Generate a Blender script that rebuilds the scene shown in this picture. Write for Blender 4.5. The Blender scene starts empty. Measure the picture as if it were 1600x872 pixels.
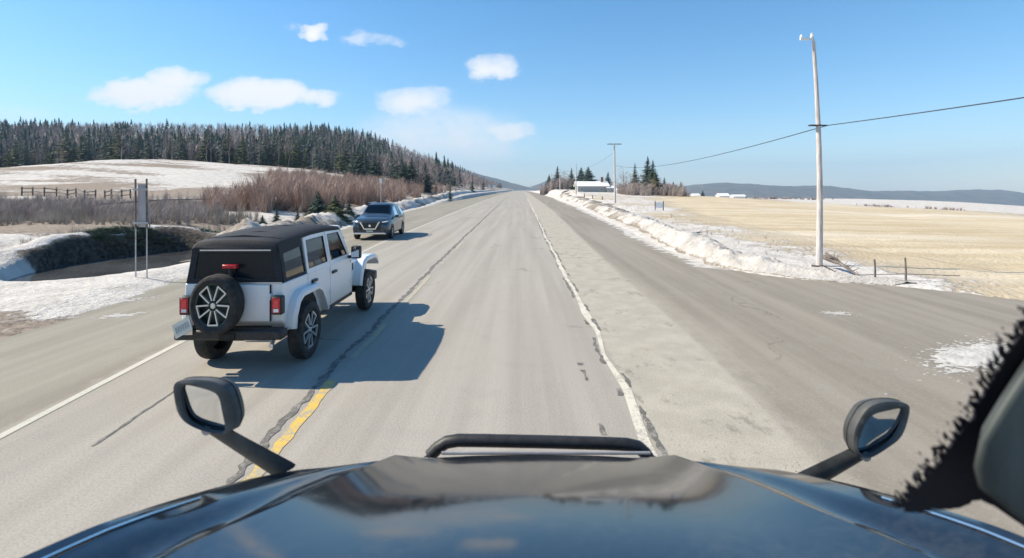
import bpy, bmesh, math, random
import numpy as np
from mathutils import Vector, Matrix
random.seed(7); rng = np.random.default_rng(7)
S = bpy.context.scene; COL = S.collection; R = math.radians

# ------------------------------------------------------------------ camera, sky, sun, exposure
CAMZ, F = 2.46, 791.0                     # camera height (m); focal length in pixels of the 1600 px wide photograph
cd = bpy.data.cameras.new('camera'); cam = bpy.data.objects.new('camera', cd); COL.objects.link(cam)
cam.location = (0, 0, CAMZ); cam.rotation_euler = (R(90), 0, 0)
cd.sensor_width = 36; cd.lens = F / 1600 * 36; cd.shift_x = -15 / 1600; cd.shift_y = -139 / 1600
cd.clip_start = .05; cd.clip_end = 30000
cd.dof.use_dof = True; cd.dof.focus_distance = 22; cd.dof.aperture_fstop = 2.7    # sharp on the road, soft on the windscreen edge
S.camera = cam
HAZE = 0.00016
SUN_AZ, SUN_EL = -84.0, 42.5              # degrees from straight ahead (minus = left), elevation
sl = bpy.data.lights.new('sun', 'SUN'); sl.energy = 4.6; sl.angle = R(.5); sl.color = (1, .88, .69)
so = bpy.data.objects.new('sun', sl); COL.objects.link(so)
tosun = Vector((math.sin(R(SUN_AZ)) * math.cos(R(SUN_EL)), math.cos(R(SUN_AZ)) * math.cos(R(SUN_EL)), math.sin(R(SUN_EL))))
so.rotation_euler = tosun.to_track_quat('Z', 'Y').to_euler(); so.location = (-30, 10, 40)
S.view_settings.view_transform = 'Standard'; S.view_settings.look = 'None'
S.view_settings.gamma = 1; S.view_settings.exposure = .86; S.view_settings.use_curve_mapping = False
S.cycles.max_bounces = 8; S.cycles.volume_bounces = 0; S.cycles.transparent_max_bounces = 24

W = bpy.data.worlds.new('World'); S.world = W; W.use_nodes = True
class NT:
    """small helper to wire node trees"""
    def __init__(s, tree): s.t = tree
    def n(s, typ, **kw):
        nd = s.t.nodes.new(typ)
        for k, v in kw.items(): setattr(nd, k, v)
        return nd
    def put(s, sock, v):
        if isinstance(v, bpy.types.NodeSocket): s.t.links.new(v, sock)
        elif v is not None: sock.default_value = v
    def m(s, op, a, b=None, c=None, clamp=False):
        nd = s.n('ShaderNodeMath', operation=op, use_clamp=clamp)
        s.put(nd.inputs[0], a)
        if b is not None: s.put(nd.inputs[1], b)
        if c is not None: s.put(nd.inputs[2], c)
        return nd.outputs[0]
    def mix(s, f, a, b, blend='MIX'):
        nd = s.n('ShaderNodeMix', data_type='RGBA', blend_type=blend)
        s.put(nd.inputs[0], f); s.put(nd.inputs[6], c4(a)); s.put(nd.inputs[7], c4(b))
        return nd.outputs[2]
    def ss(s, v, lo, hi):
        nd = s.n('ShaderNodeMapRange', interpolation_type='SMOOTHSTEP')
        s.put(nd.inputs[0], v); s.put(nd.inputs[1], lo); s.put(nd.inputs[2], hi)
        return nd.outputs[0]
    def noise(s, vec, scale, detail=4, rough=.55, dist=0):
        nd = s.n('ShaderNodeTexNoise'); s.put(nd.inputs['Vector'], vec)
        nd.inputs['Scale'].default_value = scale; nd.inputs['Detail'].default_value = detail
        nd.inputs['Roughness'].default_value = rough; nd.inputs['Distortion'].default_value = dist
        return nd.outputs[0]
    def attr(s, name): return s.n('ShaderNodeAttribute', attribute_name=name).outputs['Fac']
    def scaled(s, vec, sc):
        nd = s.n('ShaderNodeMapping'); s.put(nd.inputs[0], vec); nd.inputs['Scale'].default_value = sc
        return nd.outputs[0]
def c4(c): return tuple(c) + (1,) if isinstance(c, (tuple, list)) and len(c) == 3 else c

w = NT(W.node_tree); W.node_tree.nodes.clear()
sky = w.n('ShaderNodeTexSky', sky_type='NISHITA', sun_disc=False)
sky.sun_elevation = R(SUN_EL); sky.sun_rotation = R(SUN_AZ) % (2 * math.pi)
sky.altitude = 200; sky.air_density = 1.0; sky.dust_density = .3; sky.ozone_density = 3.0
tc = w.n('ShaderNodeTexCoord'); sp = w.n('ShaderNodeSeparateXYZ'); w.put(sp.inputs[0], tc.outputs['Generated'])
ay = w.m('MAXIMUM', w.m('ABSOLUTE', sp.outputs[1]), .08)
U = w.m('DIVIDE', sp.outputs[0], ay); V = w.m('DIVIDE', sp.outputs[2], ay)
cv = w.n('ShaderNodeCombineXYZ'); w.put(cv.inputs[0], U); w.put(cv.inputs[1], V); w.put(cv.inputs[2], w.m('SIGN', sp.outputs[1]))
nU = w.noise(cv.outputs[0], 9, 5); nV = w.noise(w.scaled(cv.outputs[0], (1, 1.6, 3)), 15, 7, .62)
Uw = w.m('ADD', U, w.m('MULTIPLY', w.m('SUBTRACT', nU, .5), .15)); Vw = w.m('ADD', V, w.m('MULTIPLY', w.m('SUBTRACT', nV, .5), .06))
acc = 0.0
# fair-weather clouds: bearing, height, half-widths (all as tangents), weight
for (px, py, a, b, wt) in [(225, 146, 88, 23, 1.25), (272, 126, 48, 20, 1), (405, 146, 90, 24, 1.2), (478, 152, 55, 14, .9), (652, 160, 60, 24, .85),
                           (768, 108, 38, 20, .85), (484, 50, 30, 14, .95), (575, 61, 50, 13, .55), (788, 206, 48, 18, .85), (690, 224, 150, 62, .72), (640, 205, 90, 38, .55), (30, 176, 90, 12, .4)]:
    du = w.m('DIVIDE', w.m('SUBTRACT', Uw, (px - 815) / F), a * 1.12 / F); dv = w.m('DIVIDE', w.m('SUBTRACT', Vw, (297 - py) / F), b * 1.2 / F)
    e = w.m('SUBTRACT', 1, w.m('ADD', w.m('MULTIPLY', du, du), w.m('MULTIPLY', dv, dv)), clamp=True)
    acc = w.m('MAXIMUM', acc, w.m('MULTIPLY', w.m('POWER', e, .8), wt))
nW = w.noise(w.scaled(cv.outputs[0], (1, 1.4, 3)), 42, 6, .65)
mask = w.m('MULTIPLY', w.ss(w.m('ADD', acc, w.m('ADD', w.m('MULTIPLY', w.m('SUBTRACT', nV, .5), .8), w.m('MULTIPLY', w.m('SUBTRACT', nW, .5), .45))), .0, 1.08), w.m('GREATER_THAN', acc, .002))
mask = w.m('MULTIPLY', mask, w.ss(acc, .0, .5))
bg = w.n('ShaderNodeBackground'); bg.inputs[1].default_value = .1
hsv = w.n('ShaderNodeHueSaturation'); hsv.inputs['Hue'].default_value = .494; hsv.inputs['Saturation'].default_value = 1.3; hsv.inputs['Value'].default_value = 1.04; w.put(hsv.inputs['Color'], sky.outputs[0])
w.put(bg.inputs[0], w.mix(w.m('MULTIPLY', mask, .95), hsv.outputs[0], (6.6, 6.4, 6.2)))
w.t.links.new(bg.outputs[0], w.n('ShaderNodeOutputWorld').inputs[0])

# ------------------------------------------------------------------ helpers
def P(px, py, Y): return Vector(((px - 815) / F * Y, Y, CAMZ - (py - 297) / F * Y))      # point seen at a pixel, Y metres ahead
def lerp(t, a, b): return a + (b - a) * t
def sstep(a, b, x):
    t = np.clip((np.asarray(x, float) - a) / (b - a), 0, 1); return t * t * (3 - 2 * t)
def _h(ix, iy, s):
    v = np.sin(ix * 127.1 + iy * 311.7 + s * 74.7) * 43758.5453
    return v - np.floor(v)
def vnoise(x, y, s=0):
    ix, iy = np.floor(x), np.floor(y); fx, fy = x - ix, y - iy
    fx = fx * fx * (3 - 2 * fx); fy = fy * fy * (3 - 2 * fy)
    return (_h(ix, iy, s) * (1 - fx) + _h(ix + 1, iy, s) * fx) * (1 - fy) + (_h(ix, iy + 1, s) * (1 - fx) + _h(ix + 1, iy + 1, s) * fx) * fy
def fbm(x, y, o=4, s=0):
    x = np.asarray(x, float); y = np.asarray(y, float); t = 0; a = .5
    for k in range(o):
        t = t + a * vnoise(x, y, s + k); x = x * 2.03 + 3.1; y = y * 2.03 + 1.7; a *= .5
    return t / (1 - .5 ** o)

def link(o, parent=None):
    COL.objects.link(o)
    if parent is not None: o.parent = parent
    return o
def tag(o, label=None, cat=None, group=None, kind=None):
    if label: o['label'] = label
    if cat: o['category'] = cat
    if group: o['group'] = group
    if kind: o['kind'] = kind
    return o
def thing(name, loc, label, cat, group=None, rz=0):
    o = bpy.data.objects.new(name, None); o.empty_display_size = .2; link(o)
    o.location = loc; o.rotation_euler = (0, 0, rz)
    return tag(o, label, cat, group)
def copy_tree(o, parent=None):
    c = o.copy(); link(c, parent)
    for ch in list(o.children): copy_tree(ch, c)
    return c

class MB:
    def __init__(s): s.v = []; s.f = []
    def add(s, vs, fs):
        b = len(s.v); s.v += [tuple(v) for v in vs]; s.f += [tuple(i + b for i in f) for f in fs]; return s
    def box(s, x0, x1, y0, y1, z0, z1):
        return s.add([(x0, y0, z0), (x1, y0, z0), (x1, y1, z0), (x0, y1, z0), (x0, y0, z1), (x1, y0, z1), (x1, y1, z1), (x0, y1, z1)],
                     [(0, 3, 2, 1), (4, 5, 6, 7), (0, 1, 5, 4), (1, 2, 6, 5), (2, 3, 7, 6), (3, 0, 4, 7)])
    def obox(s, M, sx, sy, sz):
        c = [M @ Vector((x * sx / 2, y * sy / 2, z * sz / 2)) for z in (-1, 1) for x, y in ((-1, -1), (1, -1), (1, 1), (-1, 1))]
        return s.add(c, [(0, 3, 2, 1), (4, 5, 6, 7), (0, 1, 5, 4), (1, 2, 6, 5), (2, 3, 7, 6), (3, 0, 4, 7)])
    def tube(s, pts, r, n=8, cap=True):
        pts = [Vector(p) for p in pts]; rr = r if isinstance(r, (list, tuple)) else [r] * len(pts)
        vs = []; fs = []
        for i, p in enumerate(pts):
            d = (pts[min(i + 1, len(pts) - 1)] - pts[max(i - 1, 0)]).normalized()
            a = d.cross(Vector((0, 0, 1)) if abs(d.z) < .9 else Vector((1, 0, 0))).normalized(); b = d.cross(a)
            vs += [p + (a * math.cos(t) + b * math.sin(t)) * rr[i] for t in [2 * math.pi * k / n for k in range(n)]]
        for i in range(len(pts) - 1):
            fs += [(i * n + k, i * n + (k + 1) % n, (i + 1) * n + (k + 1) % n, (i + 1) * n + k) for k in range(n)]
        if cap: fs += [tuple(range(n)), tuple(range((len(pts) - 1) * n, len(pts) * n))]
        return s.add(vs, fs)
    def prism(s, poly, axis, a, b, poly2=None):
        """poly: (u, v) points; axis 'x': (a, u, v); 'y': (u, a, v); 'z': (u, v, a)"""
        mk = {'x': lambda u, v, t: (t, u, v), 'y': lambda u, v, t: (u, t, v), 'z': lambda u, v, t: (u, v, t)}[axis]
        n = len(poly); q = poly2 or poly
        return s.add([mk(u, v, a) for u, v in poly] + [mk(u, v, b) for u, v in q],
                     [tuple(range(n)), tuple(range(2 * n - 1, n - 1, -1))] + [(i, (i + 1) % n, n + (i + 1) % n, n + i) for i in range(n)])
    def lathe(s, prof, n=32, axis='x'):
        vs = []; m = len(prof)
        for k in range(n):
            t = 2 * math.pi * k / n; c, q = math.cos(t), math.sin(t)
            vs += [(a, r * c, r * q) if axis == 'x' else (r * c, r * q, a) for (r, a) in prof]
        fs = [(k * m + i, k * m + i + 1, ((k + 1) % n) * m + i + 1, ((k + 1) % n) * m + i) for k in range(n) for i in range(m - 1)]
        return s.add(vs, fs)
    def grid(s, pts):
        m = len(pts[0]); vs = [p for row in pts for p in row]
        return s.add(vs, [(i * m + j, i * m + j + 1, (i + 1) * m + j + 1, (i + 1) * m + j) for i in range(len(pts) - 1) for j in range(m - 1)])
    def build(s, name, mats, parent=None, smooth=False, bevel=0, seg=2, loc=None, rot=None):
        me = bpy.data.meshes.new(name); me.from_pydata(s.v, [], s.f)
        for m in (mats if isinstance(mats, (list, tuple)) else [mats]): me.materials.append(m)
        bm = bmesh.new(); bm.from_mesh(me); bmesh.ops.recalc_face_normals(bm, faces=bm.faces); bm.to_mesh(me); bm.free()
        o = bpy.data.objects.new(name, me); link(o, parent)
        if loc is not None: o.location = loc
        if rot is not None: o.rotation_euler = rot
        if bevel:
            b = o.modifiers.new('bevel', 'BEVEL'); b.width = bevel; b.segments = seg; b.limit_method = 'ANGLE'; b.angle_limit = R(35)
        if smooth or bevel:
            me.polygons.foreach_set('use_smooth', [True] * len(me.polygons))
            me.set_sharp_from_angle(angle=R(40))
        return o
def np_mesh(name, v, f, mat, parent=None, smooth=False, attrs=None):
    me = bpy.data.meshes.new(name); v = np.asarray(v, np.float32); f = np.asarray(f, np.int32); k = f.shape[1]
    me.vertices.add(len(v)); me.vertices.foreach_set('co', v.ravel())
    me.loops.add(f.size); me.loops.foreach_set('vertex_index', f.ravel())
    me.polygons.add(len(f)); me.polygons.foreach_set('loop_start', np.arange(0, f.size, k, dtype=np.int32))
    try: me.polygons.foreach_set('loop_total', np.full(len(f), k, np.int32))
    except Exception: pass
    for an, av in (attrs or {}).items():
        a = me.attributes.new(an, 'FLOAT', 'POINT'); a.data.foreach_set('value', np.asarray(av, np.float32).ravel())
    if smooth: me.polygons.foreach_set('use_smooth', np.ones(len(f), bool))
    me.update(calc_edges=True); me.validate()
    for m in (mat if isinstance(mat, (list, tuple)) else [mat]): me.materials.append(m)
    return link(bpy.data.objects.new(name, me), parent)
def grid_faces(nr, nc):
    i, j = np.meshgrid(np.arange(nr - 1), np.arange(nc - 1), indexing='ij'); a = (i * nc + j).ravel()
    return np.stack([a, a + 1, a + nc + 1, a + nc], 1)

# ------------------------------------------------------------------ materials
def mat(name, col, rough=.6, metal=0, var=.15, scale=8, bump=0, bscale=40, ior=1.45, coat=0, col2=None, spec=.5, stretch=(1, 1, 1)):   # a noisy two-tone principled surface
    m = bpy.data.materials.new(name); m.use_nodes = True; t = NT(m.node_tree)
    b = m.node_tree.nodes['Principled BSDF']
    oc = t.n('ShaderNodeTexCoord').outputs['Object']; v = t.scaled(oc, stretch)
    nz = t.noise(v, scale, 5, .6)
    c2 = col2 or tuple(max(0, c * (1 - var * 2)) for c in col); c1 = tuple(min(1, c * (1 + var)) for c in col) if not col2 else col
    t.put(b.inputs['Base Color'], t.mix(t.ss(nz, .3, .7), c2, c1))
    b.inputs['Roughness'].default_value = rough; b.inputs['Metallic'].default_value = metal; b.inputs['IOR'].default_value = ior
    b.inputs['Coat Weight'].default_value = coat; b.inputs['Coat Roughness'].default_value = .03; b.inputs['Specular IOR Level'].default_value = spec
    if bump:
        bp = t.n('ShaderNodeBump'); bp.inputs['Strength'].default_value = bump; bp.inputs['Distance'].default_value = .02
        t.put(bp.inputs['Height'], t.noise(v, bscale, 4)); t.put(b.inputs['Normal'], bp.outputs[0])
    return m
def glass(name, tint, refl=.08, opac=.5):
    m = bpy.data.materials.new(name); m.use_nodes = True; t = NT(m.node_tree); t.t.nodes.clear()
    tr = t.n('ShaderNodeBsdfTransparent'); tr.inputs[0].default_value = c4(tint)
    gl = t.n('ShaderNodeBsdfGlossy'); gl.inputs['Roughness'].default_value = .02; gl.inputs[0].default_value = (.9, .95, 1, 1)
    fr = t.n('ShaderNodeFresnel'); fr.inputs[0].default_value = 1.5
    mx = t.n('ShaderNodeMixShader'); t.put(mx.inputs[0], t.m('ADD', fr.outputs[0], refl)); t.put(mx.inputs[1], tr.outputs[0]); t.put(mx.inputs[2], gl.outputs[0])
    t.put(t.n('ShaderNodeOutputMaterial').inputs[0], mx.outputs[0])
    return m
M = {}
M['white_paint'] = mat('white_paint', (.74, .75, .77), .35, var=.02, scale=3, coat=.6)
M['black_fabric'] = mat('black_fabric', (.018, .02, .026), .75, var=.2, scale=30, bump=.15, bscale=200)
M['black_plastic'] = mat('black_plastic', (.025, .026, .028), .5, var=.2, scale=20, bump=.1, bscale=150)
M['dusty_plastic'] = mat('dusty_plastic', (.075, .08, .082), .55, var=.25, scale=6)
M['rubber'] = mat('rubber', (.03, .03, .031), .8, var=.3, scale=12, bump=.3, bscale=60)
M['chassis'] = mat('chassis', (.02, .02, .021), .8, var=.3, scale=10)
M['silver'] = mat('silver', (.72, .73, .74), .3, metal=.7, var=.05)
M['rim_dark'] = mat('rim_dark', (.03, .045, .045), .4, metal=.4, var=.2)
M['window'] = glass('tinted_window', (.22, .26, .28), .04)
M['window_dark'] = glass('dark_window', (.012, .015, .02), -.01)
M['rear_vinyl'] = mat('rear_vinyl', (.012, .015, .021), .22, var=.1, spec=.25)
M['red_lens'] = mat('red_lens', (.55, .02, .03), .25, var=.2, scale=30, coat=.5)
M['red_bright'] = mat('red_bright', (.85, .06, .07), .2, var=.1, scale=30, coat=.5)
M['plate'] = mat('plate_white', (.46, .49, .47), .5, var=.05)
M['plate_ink'] = mat('plate_ink', (.25, .29, .32), .5, var=.05)
M['slate_paint'] = mat('slate_paint', (.036, .052, .072), .3, metal=.3, var=.05, coat=.7)
M['chrome'] = mat('chrome', (.75, .76, .78), .18, metal=1, var=.03)
M['lamp'] = mat('lamp_lens', (.8, .82, .85), .15, var=.05, coat=1)
M['interior'] = mat('interior_cloth', (.03, .03, .033), .8, var=.2)
M['hood_paint'] = mat('hood_paint', (.008, .011, .016), .06, var=.2, scale=4, ior=2.1, spec=.5)
def dusty(name, col, rough, dust, amount, scale, low=None, ior=1.5, coat=.4, thr=(.45, .75)):
    m = bpy.data.materials.new(name); m.use_nodes = True; t = NT(m.node_tree); b = m.node_tree.nodes['Principled BSDF']
    oc = t.n('ShaderNodeTexCoord').outputs['Object']
    nz = t.m('ADD', t.m('MULTIPLY', t.noise(oc, scale, 6, .65), .6), t.m('MULTIPLY', t.noise(oc, scale * 14, 3, .7), .4)); f = t.m('MULTIPLY', t.ss(nz, *thr), amount)
    if low:
        z = t.n('ShaderNodeSeparateXYZ'); t.put(z.inputs[0], oc); f = t.m('ADD', t.m('MULTIPLY', f, .25), t.m('MULTIPLY', t.ss(t.m('ADD', z.outputs[2], t.m('MULTIPLY', nz, .35)), low[1] + .17, low[0] + .17), amount), clamp=True)
    t.put(b.inputs['Base Color'], t.mix(f, col, dust)); t.put(b.inputs['Roughness'], t.m('ADD', rough, t.m('MULTIPLY', f, .5)))
    b.inputs['IOR'].default_value = ior; b.inputs['Coat Weight'].default_value = coat; b.inputs['Coat Roughness'].default_value = .05
    return m
M['white_paint'] = dusty('white_paint', (.74, .75, .77), .32, (.40, .38, .34), .75, 3, low=(.45, 1.0))
M['hood_paint'] = dusty('hood_paint', (.008, .011, .016), .075, (.14, .14, .13), .2, 2.2, ior=2.1, coat=0)  # dust patches; their pale colour also paints in some windscreen glare
M['mirror'] = mat('mirror_glass', (.8, .82, .84), .03, metal=1, var=.02)
M['cab_paint'] = mat('cab_paint', (.22, .27, .31), .25, var=.05, coat=.5)
M['trim_black'] = mat('trim_black', (.006, .006, .014), .7, var=.2)
M['trim_grey'] = mat('trim_grey', (.055, .066, .063), .6, var=.35, scale=9, stretch=(1, 1, .25))
M['pole_wood'] = mat('pole_wood', (.58, .53, .51), .85, var=.18, scale=5, bump=.4, bscale=30, stretch=(6, 6, .4))
M['grey_wood'] = mat('grey_wood', (.17, .145, .13), .9, var=.25, scale=6, bump=.4, bscale=30)
M['wire'] = mat('wire_black', (.04, .05, .07), .6, var=.1)
M['steel'] = mat('galvanised_steel', (.42, .41, .42), .5, metal=.5, var=.1)
M['sign_back'] = mat('sign_back', (.40, .37, .38), .5, metal=.3, var=.08, scale=3)
M['sign_white'] = mat('sign_white', (.8, .8, .8), .5, var=.03)
M['siding'] = mat('siding_white', (.62, .61, .60), .7, var=.08, scale=2, stretch=(.3, .3, 8))
M['siding_grey'] = mat('siding_grey', (.36, .35, .34), .7, var=.1, scale=2, stretch=(.3, .3, 8))
M['siding_blue'] = mat('siding_blue', (.32, .42, .55), .7, var=.08, scale=2)
M['snow_roof'] = mat('snow_roof', (.8, .81, .83), .7, var=.05, scale=1)
M['brick'] = mat('chimney_brick', (.20, .12, .10), .9, var=.2)
M['house_glass'] = mat('house_glass', (.03, .04, .05), .1, var=.1)
M['bark'] = mat('bark_grey', (.24, .20, .185), .9, var=.3, scale=8, stretch=(4, 4, .6))
M['birch'] = mat('bark_birch', (.44, .40, .37), .8, var=.25, scale=7, stretch=(.5, .5, 5))
M['twig'] = mat('twig_grey', (.34, .285, .275), .9, var=.25, scale=.5)
M['twig_farm'] = mat('twig_farm', (.40, .34, .31), .9, var=.15, scale=.4)
M['twig_hill'] = mat('twig_hill', (.27, .225, .21), .95, var=.2, scale=.3)
M['twig_red'] = mat('twig_red', (.43, .31, .255), .9, var=.2, scale=.35)
M['reed'] = mat('reed_dry', (.42, .36, .30), .9, var=.25, scale=.6)
M['needle'] = mat('needle_dark', (.07, .105, .078), .8, col2=(.04, .07, .06), scale=.7)
M['needle_blue'] = mat('needle_blue', (.08, .112, .10), .8, col2=(.05, .08, .072), scale=.7)
M['needle_olive'] = mat('needle_olive', (.11, .125, .05), .8, col2=(.05, .075, .035), scale=.8)
M['needle_frost'] = mat('needle_frost', (.24, .27, .21), .8, col2=(.06, .09, .06), scale=2.5)

# ------------------------------------------------------------------ road plan (edges drift apart a little with distance)
T_L = ([-400, 5, 10, 14.6, 34, 57, 97, 200, 400, 1200, 6000], [-8.5, -8.5, -8.6, -9.4, -11.3, -13.0, -15.2, -17.3, -20, -28, -60])
T_LL = ([-400, 0, 5, 8.5, 23.7, 31, 50, 120, 400, 1200, 6000], [-5.0, -5.0, -5.17, -5.56, -6.55, -6.7, -7.25, -8.8, -12.5, -20, -50])
T_C = ([-400, 0, 4.8, 6.4, 11.2, 24, 39, 86, 216, 400, 1200, 6000], [-2.2, -2.2, -2.36, -2.5, -2.64, -2.87, -3.08, -3.8, -5.4, -7, -14, -40])
T_W = ([-400, 25, 56, 200, 400, 1200, 6000], [1.25, 1.26, 1.42, 1.9, 2.4, 0, -20])
T_PE = ([-400, 0, 4.6, 8, 16, 28, 59, 160, 400, 1200, 6000], [2.5, 2.5, 2.68, 2.88, 2.92, 3.1, 3.75, 4.4, 6, 6, -10])
T_R = ([-400, -8, 6, 8, 9, 10, 11, 12.2, 13, 13.9, 15, 16.5, 21, 33, 67, 150, 389, 1200, 6000],
       [5.5, 5.5, 12, 17, 16, 13, 11.2, 10.4, 9.4, 7.6, 6.6, 6.05, 5.85, 6.42, 7.7, 9.5, 12.6, 14, 0])
def ip(T, y): return np.interp(y, T[0], T[1])
TABS = [T_L, T_LL, T_C, T_W, T_PE, T_R]

# ------------------------------------------------------------------ terrain height
X_CR, Z_CR = [-2000, -400, -250, -160, -114, -76, -50, -30, -15, 0], [10, 9, 8, 6.0, 10.6, 8.0, 5.2, 2.4, .8, 0]
def pond_q(x, y):        # < 1 inside the pond basin
    u = (x + 13.4) * -.18 + (y - 17.4) * .98; v = (x + 13.4) * -.98 + (y - 17.4) * -.18
    s_ = (x + 13.4) * -.62 + (y - 17.4) * .78
    wob = 1 + .25 * (fbm(x * .35, y * .35, 3, 15) - .5)
    return ((u / 4.1) ** 2 + (v / 2.2) ** 2) * wob, u, s_
def height(x, y):
    x = np.asarray(x, float); y = np.asarray(y, float)
    L, Rr = ip(T_L, y), ip(T_R, y); d = L - x; e = x - Rr
    zl = .12 * sstep(0, 1.2, d) + .62 * sstep(3, 10, d) * sstep(-10, 16, y) + .9 * sstep(28, 75, y) * sstep(3, 30, d)
    zl = zl + np.interp(x, X_CR, Z_CR) * sstep(55, 170, y) + 40 * sstep(170, 450, y) * sstep(-40, -170, x) * (1 - .6 * sstep(1200, 4000, y))
    zl = zl + (fbm(x * .05, y * .05, 4, 3) - .5) * np.clip(d * .03, 0, 1.4) + (fbm(x * .6, y * .6, 3, 9) - .5) * .25 * sstep(1, 6, d)
    q, u, v = pond_q(x, y)
    rim = .42 * np.exp(-((np.sqrt(q) - 1.36) / .24) ** 2) * sstep(-.6, 1.2, v) * (.45 + .75 * sstep(-4, 4, u)) * (.5 + fbm(x * .5, y * .5, 3, 16))
    basin = 1 - sstep(.85, 1.3, q)
    zl = zl * (1 - basin) - .6 * basin + rim
    A = np.clip(.0165 * (y - 30), 0, 2.5) * (1 - sstep(400, 900, y)); xx = np.clip(x - 12, 0, 1e9)
    drop = np.where(xx < 130, .012 * xx + .00017 * xx ** 2, .012 * 130 + .00017 * 130 ** 2 + .0562 * (xx - 130))
    zr = A * sstep(0, 6, e) * np.exp(-((np.clip(x - 22, 0, 1e9)) / 45) ** 2) - drop * sstep(0, 10, e) + .06 * sstep(0, .6, e)
    zr = zr + 3.6 * np.exp(-((x - 165) / 62) ** 2 - ((y - 205) / 70) ** 2)
    zr = zr + (fbm(x * .06, y * .06, 3, 5) - .5) * np.clip(e * .02, 0, .6) + (fbm(x * .9, y * .9, 3, 2) - .5) * .14 * sstep(.3, 3, e)
    return np.where(d > 0, zl, np.where(e > 0, zr, -.06))
def hz(x, y): return float(height(np.array([x]), np.array([y]))[0])

def axis(segs):
    out = []
    for a, b, n in segs: out += list(np.linspace(a, b, n, endpoint=False))
    return np.array(out + [segs[-1][1]])
gx = axis([(-6000, -1500, 10), (-1500, -400, 24), (-400, -140, 48), (-140, -40, 66), (-40, -20, 36), (-20, -8, 60), (-8, 5, 12), (5, 20, 60), (20, 60, 50), (60, 200, 44), (200, 800, 24), (800, 6000, 20)])
gy = axis([(-400, -20, 18), (-20, 4, 16), (4, 9, 14), (9, 26, 76), (26, 60, 56), (60, 200, 76), (200, 500, 46), (500, 1500, 30), (1500, 9000, 20)])
GX, GY = np.meshgrid(gx, gy); GZ = height(GX, GY)
dL = ip(T_L, GY) - GX; eR = GX - ip(T_R, GY); Q, QU, QV = pond_q(GX, GY)
n1 = fbm(GX * .08, GY * .08, 4, 21); n2 = fbm(GX * .5, GY * .5, 3, 31)
snowL = np.where(dL < 3, .82 - .1 * sstep(0, .5, .5 - dL), .40)
snowL = snowL + .17 * sstep(60, 95, GY) * sstep(-38, -55, GX) * (1 - sstep(165, 185, GY)) + (n1 - .5) * 1.0 + (fbm(GX * .03, GY * .22, 4, 25) - .5) * .9
snowL = np.where(dL < 3.0, np.maximum(snowL, .72), snowL)
snowL = np.where((GY > 172) & (dL > 30), .42 + (n1 - .5) * .5, snowL)
snowL = np.where(Q < 2.8, np.where(QV < .4, .95, .9 - .12 * sstep(2, 4, QU)), snowL)
snowL = np.where((Q >= 2.8) & (GX < -11) & (GY < 19) & (GY > 10), np.maximum(snowL, .66 + (n2 - .5) * .5), snowL)
darkL = (sstep(1.75, 1.35, Q + (n2 - .5) * .9) * sstep(-.3, .6, QV))
snowL = snowL * (1 - darkL)
snowL = np.where((dL > 0) & (GY < 10.5), snowL - .5 * sstep(10.5, 9.0, GY), snowL)
strawedge = np.interp(GY, [0, 10, 17, 26, 40, 70, 120, 300], [9.5, 9.8, 10.8, 12.3, 14.5, 18.5, 32, 55])
straw = sstep(-1.5, 3.5, GX - strawedge + (n1 - .5) * 7) * (1 - sstep(58, 84, GX + (n1 - .5) * 30)) * (1 - sstep(130, 200, GY))
n3 = fbm(GX * .16, GY * .16, 4, 23)
near = sstep(2.5, 5, eR) * (GY < 170) * (1 - sstep(58, 84, GX))
snowR = np.clip(.9 - .74 * straw + (n2 - .5) * .25 - near * (1 - straw) * (.28 + (n3 - .5) * 1.1), 0, 1)
snow = np.where(dL > 0, snowL, snowR); stw = np.where(eR > 0, np.maximum(straw, .7 * near), 0); drk = np.where(dL > 0, darkL, 0)
forest = np.where(dL > 0, sstep(172, 186, GY) * sstep(20, 35, dL), 0)

mg = bpy.data.materials.new('snowy_ground'); mg.use_nodes = True; t = NT(mg.node_tree); b = mg.node_tree.nodes['Principled BSDF']
oc = t.n('ShaderNodeTexCoord').outputs['Object']
na = t.noise(oc, .9, 6, .65); nb = t.noise(oc, 6, 5, .6); ns = t.noise(t.scaled(oc, (.05, .55, 1)), 1.0, 5, .6); nw = t.noise(t.scaled(oc, (.02, .10, 1)), 1.0, 3)
snm = t.ss(t.m('ADD', t.attr('snow'), t.m('MULTIPLY', t.m('SUBTRACT', t.m('ADD', t.m('MULTIPLY', na, .6), t.m('MULTIPLY', nb, .4)), .5), 1.5)), .38, .62)
soil = t.mix(t.ss(nb, .35, .65), (.19, .155, .125), (.32, .265, .215))
strw = t.mix(t.ss(ns, .32, .68), (.44, .355, .23), (.58, .50, .365)); strw = t.mix(t.m('MULTIPLY', t.ss(nw, .45, .7), .6), strw, (.64, .59, .50))
soil = t.mix(t.attr('straw'), soil, strw); soil = t.mix(t.attr('dark'), soil, t.mix(t.ss(nb, .35, .65), (.02, .019, .017), (.085, .072, .06)))
soil = t.mix(t.attr('forest'), soil, (.07, .06, .05))
snc = t.mix(t.ss(na, .3, .7), (.44, .415, .385), (.60, .575, .545))
t.put(b.inputs['Base Color'], t.mix(snm, soil, snc)); b.inputs['Roughness'].default_value = .9; b.inputs['Specular IOR Level'].default_value = .2
bp = t.n('ShaderNodeBump'); bp.inputs['Strength'].default_value = .8; bp.inputs['Distance'].default_value = .12
t.put(bp.inputs['Height'], t.m('ADD', nb, t.m('MULTIPLY', snm, .3))); t.put(b.inputs['Normal'], bp.outputs[0])
ground = np_mesh('ground', np.stack([GX, GY, GZ], -1).reshape(-1, 3), grid_faces(len(gy), len(gx)), mg, smooth=True,
                 attrs={'snow': snow, 'straw': stw, 'dark': drk, 'forest': forest})
tag(ground, kind='structure')

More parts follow.
